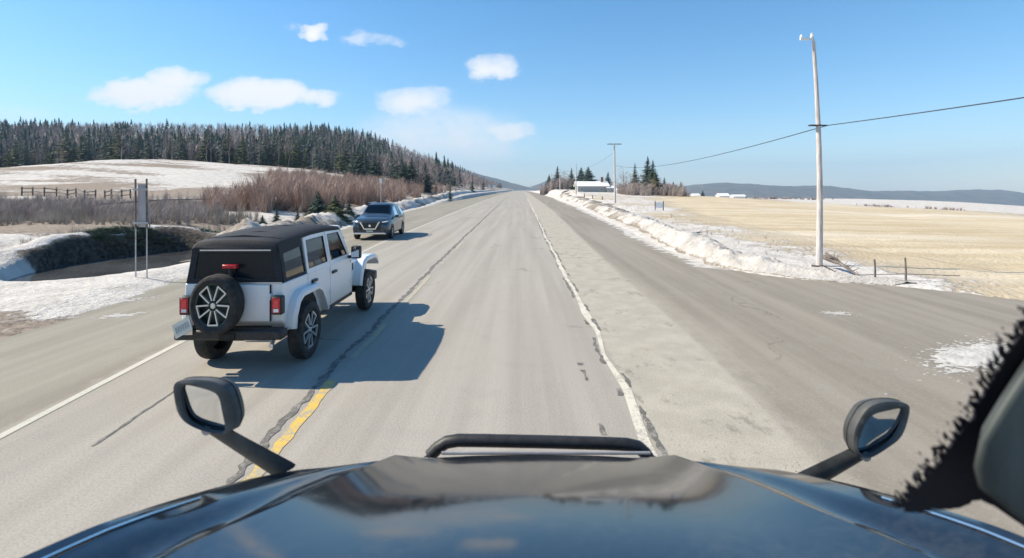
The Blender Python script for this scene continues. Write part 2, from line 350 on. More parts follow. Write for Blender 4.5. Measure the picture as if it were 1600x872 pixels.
# road sheet: attribute t runs 0..5 across it, one unit per band
ry = axis([(-400, -20, 20), (-20, 3, 24), (3, 20, 90), (20, 60, 70), (60, 200, 50), (200, 1000, 40), (1000, 5500, 20)])
sub = [0, .25, .5, .75, 1, 1.25, 1.5, 1.75, 2, 2.25, 2.5, 2.75, 3, 3.33, 3.66, 4, 4.25, 4.5, 4.75, 5]
edges = np.stack([ip(T, ry) for T in TABS], 1); edges[:, 0] -= .15; edges[:, 5] += .2
rv, rt = [], []
for i, y in enumerate(ry):
    for s_ in sub:
        k = min(int(s_), 4); x = lerp(s_ - k, edges[i, k], edges[i, k + 1]); rv.append((x, y, .0)); rt.append(s_)
mr = bpy.data.materials.new('worn_asphalt'); mr.use_nodes = True; t = NT(mr.node_tree); b = mr.node_tree.nodes['Principled BSDF']
oc = t.n('ShaderNodeTexCoord').outputs['Object']
nA = t.noise(oc, 2.2, 6, .62); nB = t.noise(oc, 45, 4, .7); nS = t.noise(t.scaled(oc, (2.2, .06, 1)), 1.0, 4); nP = t.noise(t.scaled(oc, (1, .55, 1)), 1.9, 8, .74)
tt = t.m('ADD', t.attr('t'), t.m('MULTIPLY', t.m('SUBTRACT', nA, .5), .16))
def band(lo, hi, sft=.03): return t.m('MULTIPLY', t.ss(tt, lo - sft, lo + sft), t.m('SUBTRACT', 1, t.ss(tt, hi - sft, hi + sft)))
lane = t.mix(t.ss(nS, .3, .7), (.305, .284, .252), (.375, .352, .315))
lane = t.mix(t.m('MULTIPLY', t.ss(nA, .5, .75), .25), lane, (.24, .235, .22))
pale = t.mix(t.ss(nA, .35, .7), (.36, .334, .282), (.425, .395, .335))
pale = t.mix(t.m('MULTIPLY', t.ss(nP, .55, .66), .75), pale, (.20, .185, .155))
dark = t.mix(t.ss(nS, .3, .7), (.215, .193, .160), (.285, .258, .218)); gr = t.noise(oc, 16, 4, .75); dark = t.mix(t.m('MULTIPLY', t.ss(gr, .5, .72), .45), dark, (.36, .33, .285)); dark = t.mix(t.m('MULTIPLY', t.ss(nP, .45, .75), .4), dark, (.31, .295, .26))
shl = t.mix(t.ss(nS, .3, .7), (.225, .212, .175), (.30, .282, .235)); shl = t.mix(t.m('MULTIPLY', t.ss(nP, .5, .7), .45), shl, (.34, .325, .28))
c = t.mix(band(.97, 3.03), dark, lane); c = t.mix(t.ss(tt, 3.0, 3.06), c, pale); c = t.mix(t.ss(tt, 3.94, 4.06), c, dark); c = t.mix(t.ss(tt, .98, .9), c, shl)
vo = t.n('ShaderNodeTexVoronoi', feature='DISTANCE_TO_EDGE'); vo.inputs['Scale'].default_value = .33
cw = t.n('ShaderNodeVectorMath', operation='ADD'); t.put(cw.inputs[0], t.scaled(oc, (1, .55, 1)))
nv = t.n('ShaderNodeTexNoise'); t.put(nv.inputs[0], oc); nv.inputs['Scale'].default_value = 1.6; nv.inputs['Detail'].default_value = 5
t.put(cw.inputs[1], nv.outputs[1]); t.put(vo.inputs['Vector'], cw.outputs[0])
crk = t.m('MULTIPLY', t.m('SUBTRACT', 1, t.ss(vo.outputs[0], .002, .010)), t.ss(t.noise(oc, .30, 2), .54, .64))
c = t.mix(t.m('MULTIPLY', crk, .45), c, (.07, .065, .06))
c = t.mix(t.m('MULTIPLY', t.ss(nB, .4, .68), .34), c, (.15, .14, .125))
t.put(b.inputs['Base Color'], c); b.inputs['Roughness'].default_value = .85; b.inputs['Specular IOR Level'].default_value = .25
bp = t.n('ShaderNodeBump'); bp.inputs['Strength'].default_value = .6; bp.inputs['Distance'].default_value = .008
t.put(bp.inputs['Height'], nB); t.put(b.inputs['Normal'], bp.outputs[0])
road = np_mesh('road', rv, grid_faces(len(ry), len(sub)), mr, attrs={'t': rt}); tag(road, kind='structure')

# painted lines and the centre crack: ragged strips 4 mm above the asphalt
def strip(name, T, off, wd, y0, y1, step0, z, m, jit=.25, keep=None, grow=.03):
    y = y0; mb = MB(); row = []
    def flush():
        if len(row) > 1: mb.grid(list(row))
        row.clear()
    while y < y1:
        x = float(ip(T, y)) + off; ww = wd * (1 + y * .004)
        a = x - ww / 2 * (1 + random.uniform(-jit, jit)); c_ = x + ww / 2 * (1 + random.uniform(-jit, jit))
        wob = (fbm(y * .8, 3.3, 3, 40) - .5) * ww * jit * 2.2
        if keep and not keep(y): flush()
        else: row.append(((a + wob), y, z)), row
        if row: row[-1] = [(a + wob, y, z), (c_ + wob, y, z)]
        y += step0 + (y - y0) * grow
    flush()
    o = mb.build(name, m); return tag(o, kind='structure')
def paint(name, col, under, wear, scale=3):
    m = bpy.data.materials.new(name); m.use_nodes = True; t = NT(m.node_tree); b = m.node_tree.nodes['Principled BSDF']
    oc = t.n('ShaderNodeTexCoord').outputs['Object']
    nz = t.m('ADD', t.m('MULTIPLY', t.noise(oc, scale, 5, .7), .6), t.m('MULTIPLY', t.noise(oc, 35, 3, .7), .4))
    t.put(b.inputs['Base Color'], t.mix(t.ss(nz, wear - .06, wear + .06), under, col)); b.inputs['Roughness'].default_value = .8
    return m
M['paint_white'] = paint('worn_white_paint', (.56, .53, .45), (.34, .32, .28), .46)
M['paint_left'] = paint('left_line_paint', (.47, .455, .40), (.33, .32, .28), .42, 1.5)
M['paint_yellow'] = paint('worn_yellow_paint', (.60, .40, .07), (.34, .31, .24), .485, 6)
M['paint_yellow_faint'] = paint('faint_yellow_paint', (.42, .36, .20), (.34, .33, .29), .52, 5)
M['tar'] = paint('crack_tar', (.11, .105, .095), (.24, .23, .21), .47, 6)
strip('edge_line', T_W, 0, .10, -200, 150, .05, .005, M['paint_white'], .75, lambda y: True, .006)
strip('edge_line', T_LL, 0, .095, -200, 300, .4, .005, M['paint_left'], .06, None, .01)
strip('centre_line', T_C, .06, .12, 3.5, 6.55, .05, .005, M['paint_yellow'], .25)
strip('centre_line', T_C, .08, .10, 6.8, 60, .1, .005, M['paint_yellow_faint'], .4, lambda y: fbm(y * .6, .3, 2, 8) > .42, .01)
strip('pavement_crack', T_C, -.09, .085, 3, 190, .06, .0055, M['tar'], .75, lambda y: True, .008)
strip('pavement_crack', T_W, -.075, .05, 3.5, 60, .05, .0053, M['tar'], .9, lambda y: fbm(y * 1.1, 4.3, 3, 19) > .46, .008)
strip('pavement_crack', T_W, .09, .05, 3.5, 45, .07, .0052, M['tar'], .8, lambda y: fbm(y * 1.3, 7.3, 3, 18) > .44, .008)
strip('pavement_crack', T_W, -.42, .05, 5, 9, .08, .0052, M['tar'], .9, lambda y: fbm(y * 2.1, 2.3, 3, 28) > .62, .008)
strip('pavement_crack', T_LL, 1.05, .03, 4.2, 6.6, .08, .0052, M['tar'], .6, lambda y: fbm(y * 2, 9.3, 3, 38) > .38, .008)

# far hills on the horizon
hx = [(-200, 175), (200, 215), (560, 258), (700, 268), (740, 271), (780, 280), (800, 286), (828, 293), (845, 286), (868, 276), (900, 284), (950, 291), (1000, 296), (1050, 295), (1090, 288), (1130, 284.5),
      (1190, 288), (1230, 290.5), (1290, 291), (1340, 297), (1365, 299), (1400, 297.5), (1450, 299), (1500, 297), (1560, 298), (1600, 309), (1750, 330), (2300, 350)]
HY = 3000.0; hxx = [(p - 815) / F * HY for p, _ in hx]; hzz = [CAMZ + (297 - q) / F * HY for _, q in hx]
xs = np.linspace(hxx[0], hxx[-1], 420); dep = np.linspace(-900, 900, 31); XX, DD = np.meshgrid(xs, dep)
top = np.interp(XX, hxx, hzz); base = -12 - .058 * np.clip(XX - 12, 0, 1e9); prof = np.exp(-(DD / 480) ** 2)
ZZ = base + (top - base) * prof * (1 + .10 * (fbm(XX * .004, DD * .004, 4, 51) - .5)) + (fbm(XX * .03, DD * .03, 3, 61) - .5) * 10 * prof
mh = mat('wooded_hill', (.115, .095, .085), .95, col2=(.045, .055, .05), scale=.02)
tag(np_mesh('far_hills', np.stack([XX, HY + DD, ZZ], -1).reshape(-1, 3), grid_faces(len(dep), len(xs)), mh, smooth=True), kind='structure')

# pond water
mw = mat('pond_water', (.075, .08, .085), .07, var=.2, scale=.6, bump=.05, bscale=3, ior=1.33)
a = np.linspace(0, 2 * np.pi, 48, endpoint=False); pu, pv = 5.0 * np.cos(a), 2.9 * np.sin(a)
MB().add([(-13.4 - u * .18 - v * .98, 17.4 + u * .98 - v * .18, -.13) for u, v in zip(pu, pv)], [tuple(range(48))]).build('pond', mw)['kind'] = 'structure'

# ploughed snow banks
ms = bpy.data.materials.new('ploughed_snow'); ms.use_nodes = True; t = NT(ms.node_tree); b = ms.node_tree.nodes['Principled BSDF']
oc = t.n('ShaderNodeTexCoord').outputs['Object']; na = t.noise(oc, 1.4, 6, .65); nb = t.noise(oc, 9, 5, .65)
dirt = t.ss(t.m('ADD', t.attr('dirt'), t.m('MULTIPLY', t.m('SUBTRACT', nb, .5), 1.3)), .35, .75)
t.put(b.inputs['Base Color'], t.mix(dirt, t.mix(t.ss(na, .3, .7), (.38, .36, .335), (.56, .54, .515)), t.mix(na, (.10, .085, .07), (.30, .26, .21))))
b.inputs['Roughness'].default_value = .85
bp = t.n('ShaderNodeBump'); bp.inputs['Strength'].default_value = .9; bp.inputs['Distance'].default_value = .08
t.put(bp.inputs['Height'], nb); t.put(b.inputs['Normal'], bp.outputs[0])
def bank(name, ys, xf, width, hgt, side, dirtf, rough=.3, na_=26, sd=0):
    u = np.linspace(0, 1, na_); YY, UU = np.meshgrid(ys, u, indexing='ij')
    wv = width(YY) * (1 + (fbm(YY * .35, UU * 0, 3, 70 + sd) - .5) * .7)
    XX = xf(YY) + side * (UU * wv + (fbm(YY * .9, UU * 3, 3, 71 + sd) - .5) * .5)
    shape = np.interp(UU, [0, .12, .35, .55, .8, 1], [0, .5, 1, .85, .35, -.1])
    chunk = (fbm(XX * 2.6, YY * 2.1, 3, 72 + sd) - .5) * rough + np.abs(fbm(XX * 6, YY * 5, 2, 73 + sd) - .5) * rough * .8
    hh = hgt(YY) * (.65 + .8 * fbm(YY * .25, UU * 1.2, 3, 74 + sd))
    ZZ = np.maximum(height(XX, YY), -.02) * sstep(.05, .5, UU) + shape * hh + chunk * np.clip(shape, 0, 1) * np.minimum(1, hh * 3) - .03 * (UU < .02)
    o = np_mesh(name, np.stack([XX, YY, ZZ], -1).reshape(-1, 3), grid_faces(len(ys), na_), ms, smooth=False, attrs={'dirt': dirtf(XX, YY, UU)})
    return tag(o, kind='structure')
yb = axis([(13.0, 26, 170), (26, 60, 170), (60, 160, 120)])
bank('snow_bank', yb, lambda y: ip(T_R, y) + np.interp(y, [13, 14.5, 16.5, 21, 31, 45, 67, 160], [.15, .25, .15, .35, .75, .7, .8, 1.0]), lambda y: np.interp(y, [13, 14, 18, 40, 160], [.7, 1.4, 1.9, 2.9, 3.3]),
     lambda y: np.interp(y, [13, 14, 16, 20, 30, 60, 160], [.08, .16, .38, .50, .52, .42, .40]), 1,
     lambda x, y, u: .27 + .35 * (u < .05) + 1.6 * (fbm(y * .3, u * 2.5, 3, 77) - .40) * sstep(24, 36, y) + .5 * (fbm(y * .9, u * 4, 3, 78) - .45) + .3 * (u > .6))
yb2 = axis([(17.5, 40, 150), (40, 130, 150)])
bank('snow_bank', yb2, lambda y: ip(T_L, y) - np.interp(y, [17, 22, 60], [.5, .4, .6]), lambda y: np.interp(y, [17, 22, 40, 130], [1.2, 2.6, 3.6, 4]), lambda y: np.interp(y, [17, 19, 23, 40, 130], [.05, .2, .55, .75, .8]), -1,
     lambda x, y, u: .34 + 1.7 * (fbm(y * .35, u * 3, 3, 87) - .47) + .3 * (u > .75), .42, 22, 5)
yb3 = axis([(130, 420, 120)])
bank('snow_bank', yb3, lambda y: ip(T_L, y) - .6, lambda y: 5 + 0 * y, lambda y: .8 + 0 * y, -1, lambda x, y, u: .12 + .9 * (fbm(y * .06, u, 3, 97) - .45), .3, 12, 9)
bank('snow_bank', axis([(160, 420, 110)]), lambda y: ip(T_R, y) + .8, lambda y: 5 + 0 * y, lambda y: .7 + 0 * y, 1, lambda x, y, u: .1 + .6 * (fbm(y * .06, u, 3, 98) - .45), .3, 12, 12)
# thin dusting of snow between asphalt and bank, and loose patches on the side road
def snow_patch(cx, cy, rx, ry_, n, dens, ang=0, hmax=.05):
    mb = MB()
    for k in range(n):
        r = abs(random.gauss(0, .5)); th = random.uniform(0, 6.283); u, v = r * rx * math.cos(th), r * ry_ * math.sin(th)
        x, y = cx + u * math.cos(ang) - v * math.sin(ang), cy + u * math.sin(ang) + v * math.cos(ang)
        s_ = random.uniform(.03, .13) * dens * (1.3 - min(r, 1)); h = s_ * random.uniform(.15, .4); m_ = random.randint(5, 7); ph = random.uniform(0, 6)
        ring = [(x + s_ * random.uniform(.6, 1.4) * math.cos(ph + 6.283 * i / m_) * 1.5, y + s_ * random.uniform(.6, 1.3) * math.sin(ph + 6.283 * i / m_), .003) for i in range(m_)]
        z0 = .0
        mb.add(ring + [(x, y, z0 + min(h, hmax) * .6 + .004)], [(i, (i + 1) % m_, m_) for i in range(m_)])
    o = mb.build('snow_patch', M['snow_patch']); return tag(o, kind='structure')
M['snow_patch'] = mat('patch_snow', (.46, .45, .43), .9, var=.1, scale=3, bump=.5, bscale=12)
snow_patch(6.75, 7.55, 1.45, .5, 1500, .55, .55, .05)
snow_patch(6.3, 10.1, .4, .26, 110, .34, -.3, .03)
snow_patch(-9.1, 11.0, 1.4, .35, 300, .5, .75, .04)
snow_patch(-7.9, 9.9, .6, .25, 40, .6, .6, .03)
mdu = paint('snow_dust', (.52, .50, .47), (.25, .24, .21), .47, 1.2)
strip('snow_dust', T_R, .25, 1.0, 15.5, 140, .15, .005, mdu, .35, None, .01)

# loose grit and pebbles on the shoulder and side road
n = 5200; yy = 4.3 + 12 * rng.random(n) ** 1.5; a_, b_ = ip(T_W, yy) + .2, np.minimum(ip(T_R, yy) + .5, 12); xx = a_ + (b_ - a_) * rng.random(n)
keep = fbm(xx * .7, yy * .5, 3, 160) > .42 + rng.normal(0, .08, n); xx, yy = xx[keep], yy[keep]; rr = rng.uniform(.004, .011, len(xx))
ov = np.array([(1, 0, .2), (0, 1, .3), (-1, 0, .2), (0, -1, .3), (.1, .1, .9)]) ; of = np.array([(0, 1, 4), (1, 2, 4), (2, 3, 4), (3, 0, 4)]); an = rng.uniform(0, 6.28, len(xx)); ca, sa = np.cos(an), np.sin(an)
gv = np.stack([xx[:, None] + rr[:, None] * (ov[:, 0] * ca[:, None] - ov[:, 1] * sa[:, None]), yy[:, None] + rr[:, None] * (ov[:, 0] * sa[:, None] + ov[:, 1] * ca[:, None]), .001 + rr[:, None] * .8 * np.tile(ov[:, 2], (len(xx), 1))], -1).reshape(-1, 3)
tag(np_mesh('gravel', gv, (of[None] + (np.arange(len(xx)) * 5)[:, None, None]).reshape(-1, 3), mat('grit', (.36, .33, .28), .9, col2=(.20, .185, .16), scale=9)), 'loose grit scattered over the right shoulder and side road', kind='stuff')

# ------------------------------------------------------------------ trees
def conifer_mesh(H, Rm, seed, sparse=1.0, base=.1, whorls=34):
    rnd = random.Random(seed); v = []; f = []
    def tri(a, b, c): n = len(v); v.extend([a, b, c]); f.append((n, n + 1, n + 2))
    z = H * base; step = H / whorls
    while z < H * .985:
        k = z / H; r0 = Rm * (1 - k) ** .85 * (.75 + .5 * rnd.random()) + .12
        nb_ = int((7 if k < .7 else 5) * sparse) + rnd.randint(0, 1)
        for i in range(nb_):
            if rnd.random() < .10: continue
            a = rnd.uniform(0, 6.283); L = r0 * rnd.uniform(.6, 1.15); dr = rnd.uniform(.12, .42); zz = z + rnd.uniform(-.5, .5) * step
            ca, sa = math.cos(a), math.sin(a); m = 4
            for j in range(m):
                t0, t1 = j / m, (j + 1.25) / m
                wd = L * .32 * (1 - .55 * t0) * rnd.uniform(.7, 1.25)
                p0 = (ca * L * t0, sa * L * t0, zz - dr * L * t0 + .1 * L * t0 * t0); p1x, p1y = ca * L * t1, sa * L * t1; p1z = zz - dr * L * t1 + .1 * L * t1 * t1 - .08
                for sg in (-1, 1):
                    tip = (p1x - sg * sa * wd, p1y + sg * ca * wd, p1z - rnd.uniform(.05, .30) * wd)
                    tri(p0, (p0[0] * .5 + p1x * .5, p0[1] * .5 + p1y * .5, p0[2] * .5 + p1z * .5 - wd * .35), tip)
        z += step * rnd.uniform(.8, 1.2)
    for i in range(10):
        a = rnd.uniform(0, 6.283); tri((0, 0, H * 1.02), (math.cos(a) * .16, math.sin(a) * .16, H * .95), (math.cos(a + .9) * .14, math.sin(a + .9) * .14, H * .93))
    me = bpy.data.meshes.new('conifer_crown'); me.from_pydata(v, [], f); return me
def trunk_mesh(H, r, seed, bend=.02, n=6):
    rnd = random.Random(seed); pts = []; m = MB()
    for i in range(6): pts.append((rnd.uniform(-bend, bend) * H * (i > 0), rnd.uniform(-bend, bend) * H * (i > 0), H * i / 5 - (.3 if i == 0 else 0)))
    m.tube(pts, [r * (1 - .82 * i / 5) for i in range(6)], n)
    me = bpy.data.meshes.new('trunk'); me.from_pydata(m.v, [], m.f); return me, pts
def bare_mesh(H, Rm, seed, pts, dens=1.0):
    rnd = random.Random(seed); m = MB()
    nl = int(16 * dens)
    for i in range(nl):
        k = rnd.uniform(.28, .97); z = H * k; a = rnd.uniform(0, 6.283); L = Rm * (1.15 - .75 * k) * rnd.uniform(.7, 1.2) + .3
        j = min(int(k * 5), 4); fr = k * 5 - j; bx, by = lerp(fr, pts[j][0], pts[j + 1][0]), lerp(fr, pts[j][1], pts[j + 1][1])
        p0 = Vector((bx, by, z)); d = Vector((math.cos(a), math.sin(a), rnd.uniform(.6, 1.5))).normalized(); p1 = p0 + d * L * .55; p2 = p1 + (d + Vector((0, 0, .35))).normalized() * L * .55
        m.tube([p0, p1, p2], [.035 * H / 10, .022 * H / 10, .008], 3, False)
        for q in range(int(13 * dens)):
            tq = rnd.uniform(.2, 1.0); s0 = p0.lerp(p1, tq / .5) if tq < .5 else p1.lerp(p2, (tq - .5) * 2)
            dd = (d + Vector((rnd.uniform(-1, 1), rnd.uniform(-1, 1), rnd.uniform(-.2, .9)))).normalized(); l2 = L * rnd.uniform(.18, .45)
            sd = dd.cross(Vector((rnd.uniform(-1, 1), rnd.uniform(-1, 1), .2))).normalized() * .016 * H / 10
            m.add([s0 - sd, s0 + sd, s0 + dd * l2], [(0, 1, 2)])
            e0 = s0 + dd * l2 * .5; d3 = (dd + Vector((rnd.uniform(-1, 1), rnd.uniform(-1, 1), .3))).normalized()
            m.add([e0 - sd * .7, e0 + sd * .7, e0 + d3 * l2 * .6], [(0, 1, 2)])
    me = bpy.data.meshes.new('bare_crown'); me.from_pydata(m.v, [], m.f); return me
def withmat(me, m):
    c = me.copy(); c.materials.clear(); c.materials.append(m); return c
CON = []
for i in range(6):
    H = 10; tm, _ = trunk_mesh(H * .97, .16, 40 + i, .004); cm = conifer_mesh(H, [1.7, 2.0, 1.5, 2.3, 1.8, 2.6][i], 60 + i, [1, 1, .8, 1.1, .7, 1.1][i], [.08, .12, .2, .06, .25, .04][i]); CON.append((tm, cm))
for i in range(2):       # two fuller crowns for the trees that stand by themselves
    tm, _ = trunk_mesh(9.6, .18, 50 + i, .004); CON.append((tm, conifer_mesh(10, [3.0, 4.0][i], 70 + i, [2.0, 2.6][i], .03, [52, 60][i])))
BAR = []
for i in range(5):
    tm, pts = trunk_mesh(9.6, .12, 80 + i, .015); BAR.append((tm, bare_mesh(10, [2.0, 2.4, 1.6, 2.8, 2.0][i], 90 + i, pts, [1, 1.2, .8, 1.3, 1][i])))
MC = {}
def mm(me, m):
    k = (me.name, m.name)
    if k not in MC: MC[k] = withmat(me, m)
    return MC[k]
def tree(name, x, y, H, var, kind, label, group=None, cat='tree', fol=None, bark=None, wide=1.0, z=None):
    z = hz(x, y) if z is None else z
    o = thing(name, (x, y, z - .05), label, cat, group, rng.uniform(0, 6.28)); s = H / 10; o.scale = (s * wide, s * wide, s)
    tm, cm = (CON if kind == 'c' else BAR)[var]
    link(bpy.data.objects.new('trunk', mm(tm, bark or M['bark'])), o)
    link(bpy.data.objects.new('crown', mm(cm, fol or (M['needle'] if kind == 'c' else M['twig']))), o)
    return o
# forest edge behind the snowy field on the left
fx = 0
FOLS = [('needle', 'dark green conifer'), ('needle_blue', 'bluish green conifer'), ('needle', 'dark green conifer'), ('needle_olive', 'olive green conifer')]
for k in range(170):
    px = rng.uniform(-60, 545); fo = FOLS[rng.integers(0, 4)]; Yt = 176 + abs(rng.normal(0, 1)) * 26 + max(0, px - 440) * -.22
    x = (px - 815) / F * Yt; H = rng.uniform(7.5, 15.5) * (1.12 if 100 < px < 200 else 1); H *= (.8 if px > 440 else 1)
    tree('conifer', x, Yt, H, rng.integers(0, 6), 'c', fo[1] + ' in the forest edge behind the snowy field', fo[1] + 's in the forest behind the snowy field', fol=M[fo[0]], wide=rng.uniform(.9, 1.4))
for k in range(85):
    px = rng.uniform(-60, 560); Yt = 172 + abs(rng.normal(0, 1)) * 22 + max(0, px - 440) * -.3
    x = (px - 815) / F * Yt; pale = rng.random() < .22
    tree('birch_tree' if pale else 'bare_tree', x, Yt, rng.uniform(7, 12), rng.integers(0, 5), 'b',
         'pale trunked leafless birch in the forest behind the snowy field' if pale else 'grey leafless tree in the forest behind the snowy field',
         'birches in the forest behind the snowy field' if pale else 'leafless trees in the forest behind the snowy field', bark=M['birch'] if pale else M['bark'], fol=M['twig_hill'], wide=1.2)
# dense dark clump near the road and conifers further along it
for k in range(22):
    px = rng.uniform(548, 665); Yt = 118 + rng.uniform(0, 40); x = (px - 815) / F * Yt; tp = np.interp(px, [545, 570, 600, 640, 665], [228, 224, 236, 244, 252]); z = hz(x, Yt)
    H = max(4, (CAMZ + (297 - tp - rng.uniform(0, 14)) / F * Yt) - z)
    tree('conifer', x, Yt, H, [0, 6, 3, 6][rng.integers(0, 4)], 'c', 'dense dark conifer in the clump beyond the red brush', 'dark conifers in the clump beyond the red brush', wide=1.2)
for (px, tp, Yt, lab) in [(670, 239, 215, 'tall lone spruce sticking up above the brown hillside'), (627, 236, 150, 'spiky spruce at the right end of the dark conifer clump'), (703, 276, 105, 'short spruce among the bare brush left of the road, nearer the oncoming car'),
                          (738, 273, 200, 'dark narrow spruce by the road far behind the oncoming car'), (755, 279, 330, 'small far spruce beside the white roadside signs')]:
    x = (px - 815) / F * Yt; z = hz(x, Yt); tree('spruce_tree', x, Yt, max(3, CAMZ + (297 - tp) / F * Yt - z), rng.integers(0, 6), 'c', lab)
for k in range(40):
    px = rng.uniform(655, 790); Yt = np.interp(px, [655, 700, 750, 790], [140, 190, 330, 620]) * rng.uniform(.85, 1.3); x = min((px - 815) / F * Yt, float(ip(T_L, Yt)) - 8)
    tree('bare_tree', x, Yt, rng.uniform(6, 10), rng.integers(0, 5), 'b', 'brownish leafless tree lining the left side of the distant road', 'leafless trees along the left of the road', wide=1.4)
# right-hand trees round the farm
for (nm, px, tp, Yt, kd, var, wd, fol, lab) in [
    ('spruce_tree', 871, 259, 265, 'c', 6, 0.86, 'needle', 'dark pointed spruce between the two farthest utility poles'),
    ('spruce_tree', 858, 272, 300, 'c', 7, 0.80, 'needle_blue', 'low bluish spruce left of the farthest utility pole'),
    ('bare_tree', 882, 268, 240, 'b', 3, 1.5, 'twig', 'leafless tree left of the white roofed barn'),
    ('spruce_tree', 893, 262, 250, 'c', 6, 0.86, 'needle', 'slim spruce directly behind the pole by the barn'),
    ('evergreen_tree', 908, 261, 235, 'c', 7, 1.05, 'needle_blue', 'broad dark evergreen behind the left half of the barn roof'),
    ('evergreen_tree', 919, 260, 230, 'c', 7, 1.15, 'needle_blue', 'rounded evergreen rising over the middle of the barn roof'),
    ('spruce_tree', 950, 268, 215, 'c', 6, 1.01, 'needle_blue', 'dark spruce right of the barn chimney'),
    ('bare_tree', 935, 279, 220, 'b', 0, 1.6, 'twig_red', 'low reddish leafless tree behind the right half of the barn'),
    ('bare_tree', 974, 262, 125, 'b', 1, 1.0, 'twig', 'thin leafless tree just right of the crossarm pole'),
    ('bare_tree', 984, 272, 120, 'b', 3, 1.3, 'twig', 'bushy leafless tree at the left foot of the spruce group'),
    ('spruce_tree', 992, 254, 124, 'c', 6, 0.62, 'needle_frost', 'sparse pale spruce at the left of the farm spruce group'),
    ('spruce_tree', 1012, 244, 122, 'c', 6, 0.90, 'needle', 'tallest dark spruce in the farm spruce group'),
    ('spruce_tree', 1020, 250, 118, 'c', 6, 0.94, 'needle', 'second tallest spruce leaning on the tallest one'),
    ('spruce_tree', 1024, 268, 116, 'c', 7, 0.75, 'needle_olive', 'wide olive spruce under the tallest spruces'),
    ('bare_tree', 1003, 278, 114, 'b', 3, 1.6, 'twig', 'grey leafless tree in front of the tallest spruce'),
    ('spruce_tree', 1038, 277, 124, 'c', 6, 1.01, 'needle', 'short dark spruce left of the blue house'),
    ('spruce_tree', 1052, 283, 150, 'c', 6, 0.94, 'needle', 'small spruce in front of the blue house'),
    ('spruce_tree', 1064, 283, 140, 'c', 6, 0.86, 'needle_olive', 'dark rounded spruce right of the blue house'),
    ('round_tree', 1098, 297, 240, 'c', 7, 0.80, 'needle_blue', 'lone bluish round tree standing in the open field')]:
    x = (px - 815) / F * Yt; z = hz(x, Yt); tree(nm, x, Yt, max(2.5, CAMZ + (297 - tp) / F * Yt - z), var, kd, lab, fol=M[fol], wide=wd * (1.15 if kd == 'c' else 1.5))
for (px, tp, Yt, vr, rd, lab) in [(979, 276, 121, 3, 0, 'low leafless tree right of the thin one by the crossarm pole'), (997, 268, 128, 1, 0, 'leafless tree between the sparse pale spruce and the tallest spruce'), (1016, 281, 113, 3, 1, 'low brownish tree before the tallest spruces'),
        (1031, 280, 114, 4, 0, 'low leafless tree before the wide olive spruce'), (1044, 287, 118, 3, 1, 'small brownish tree left of the blue house'), (866, 274, 250, 3, 0, 'greyish tree right of the low bluish spruce'), (876, 270, 255, 1, 0, 'tall leafless tree behind the second farthest pole'),
        (888, 272, 245, 3, 1, 'reddish leafless tree just left of the barn gable'), (943, 281, 225, 3, 1, 'low reddish tree behind the barn chimney'), (965, 279, 130, 3, 1, 'low reddish tree behind the crossarm pole')]:
    x = (px - 815) / F * Yt; z = hz(x, Yt); tree('bare_tree', x, Yt, max(2.5, CAMZ + (297 - tp) / F * Yt - z), vr, 'b', lab, fol=M['twig_red' if rd else 'twig'], wide=2.2)
# small evergreens by the left roadside
for (px, bp_, tp, Yt, var, wd, fol, lab) in [(523, 346, 312, 35.5, 5, 2.0, 'needle_olive', 'bushy olive green young fir behind the dark oncoming car'), (545, 343, 322, 38, 3, 1.6, 'needle', 'small dark fir tucked against the oncoming car'), (465, 352, 334, 31, 5, 1.5, 'needle', 'tiny fir in the snow right of the white car roof'),
                          (432, 354, 331, 29, 3, 1.4, 'needle', 'tiny dark fir in the snow above the white car roof'), (410, 358, 343, 27, 5, 1.6, 'needle', 'lowest dark fir sapling left of the others over the white car roof'), (497, 335, 305, 41, 5, 1.6, 'needle', 'dark young fir left of the bushy olive one')]:
    x = (px - 815) / F * Yt; z = hz(x, Yt) - .05; tree('young_fir', x, Yt, max(.9, CAMZ + (297 - tp + 7) / F * Yt - z), 7 if wd > 1.55 else 6, 'c', lab, fol=M[fol], wide=wd * .72, cat='young tree')

# the wooded hillside far behind: thousands of trees, one mass
def scatter(name, pts, templ, m, sc):
    tv, tf = templ; n = len(pts); k = len(tv)
    ang = rng.uniform(0, 6.28, n); ca, sa = np.cos(ang), np.sin(ang); v = np.empty((n, k, 3))
    v[:, :, 0] = (tv[:, 0] * ca[:, None] - tv[:, 1] * sa[:, None]) * sc[:, None, 0] + pts[:, None, 0]
    v[:, :, 1] = (tv[:, 0] * sa[:, None] + tv[:, 1] * ca[:, None]) * sc[:, None, 0] + pts[:, None, 1]
    v[:, :, 2] = tv[:, 2] * sc[:, None, 1] + pts[:, None, 2]
    f = (tf[None] + (np.arange(n) * k)[:, None, None]).reshape(-1, 3)
    return v.reshape(-1, 3), f
def twig_template(n, H, Rm, seed, wd=.02, up=.8, base=.0, fan=False):
    r = random.Random(seed); v = []; f = []
    for i in range(n):
        a = r.uniform(0, 6.283); z0 = H * (base if fan else r.uniform(base, .8)); L = H * r.uniform(.5, 1.0) if fan else H * r.uniform(.2, .4); out = Rm * r.uniform(.2, 1)
        b0 = Vector((r.uniform(-.1, .1), r.uniform(-.1, .1), z0)) if fan else Vector((r.uniform(-.3, .3) * Rm, r.uniform(-.3, .3) * Rm, z0))
        tip = b0 + Vector((math.cos(a) * out, math.sin(a) * out, L * up)); s_ = Vector((math.sin(a + r.uniform(-1, 1)), -math.cos(a), 0)) * wd
        k = len(v); v += [b0 - s_, b0 + s_, tip]; f.append((k, k + 1, k + 2))
    return np.array([tuple(p) for p in v]), np.array(f)
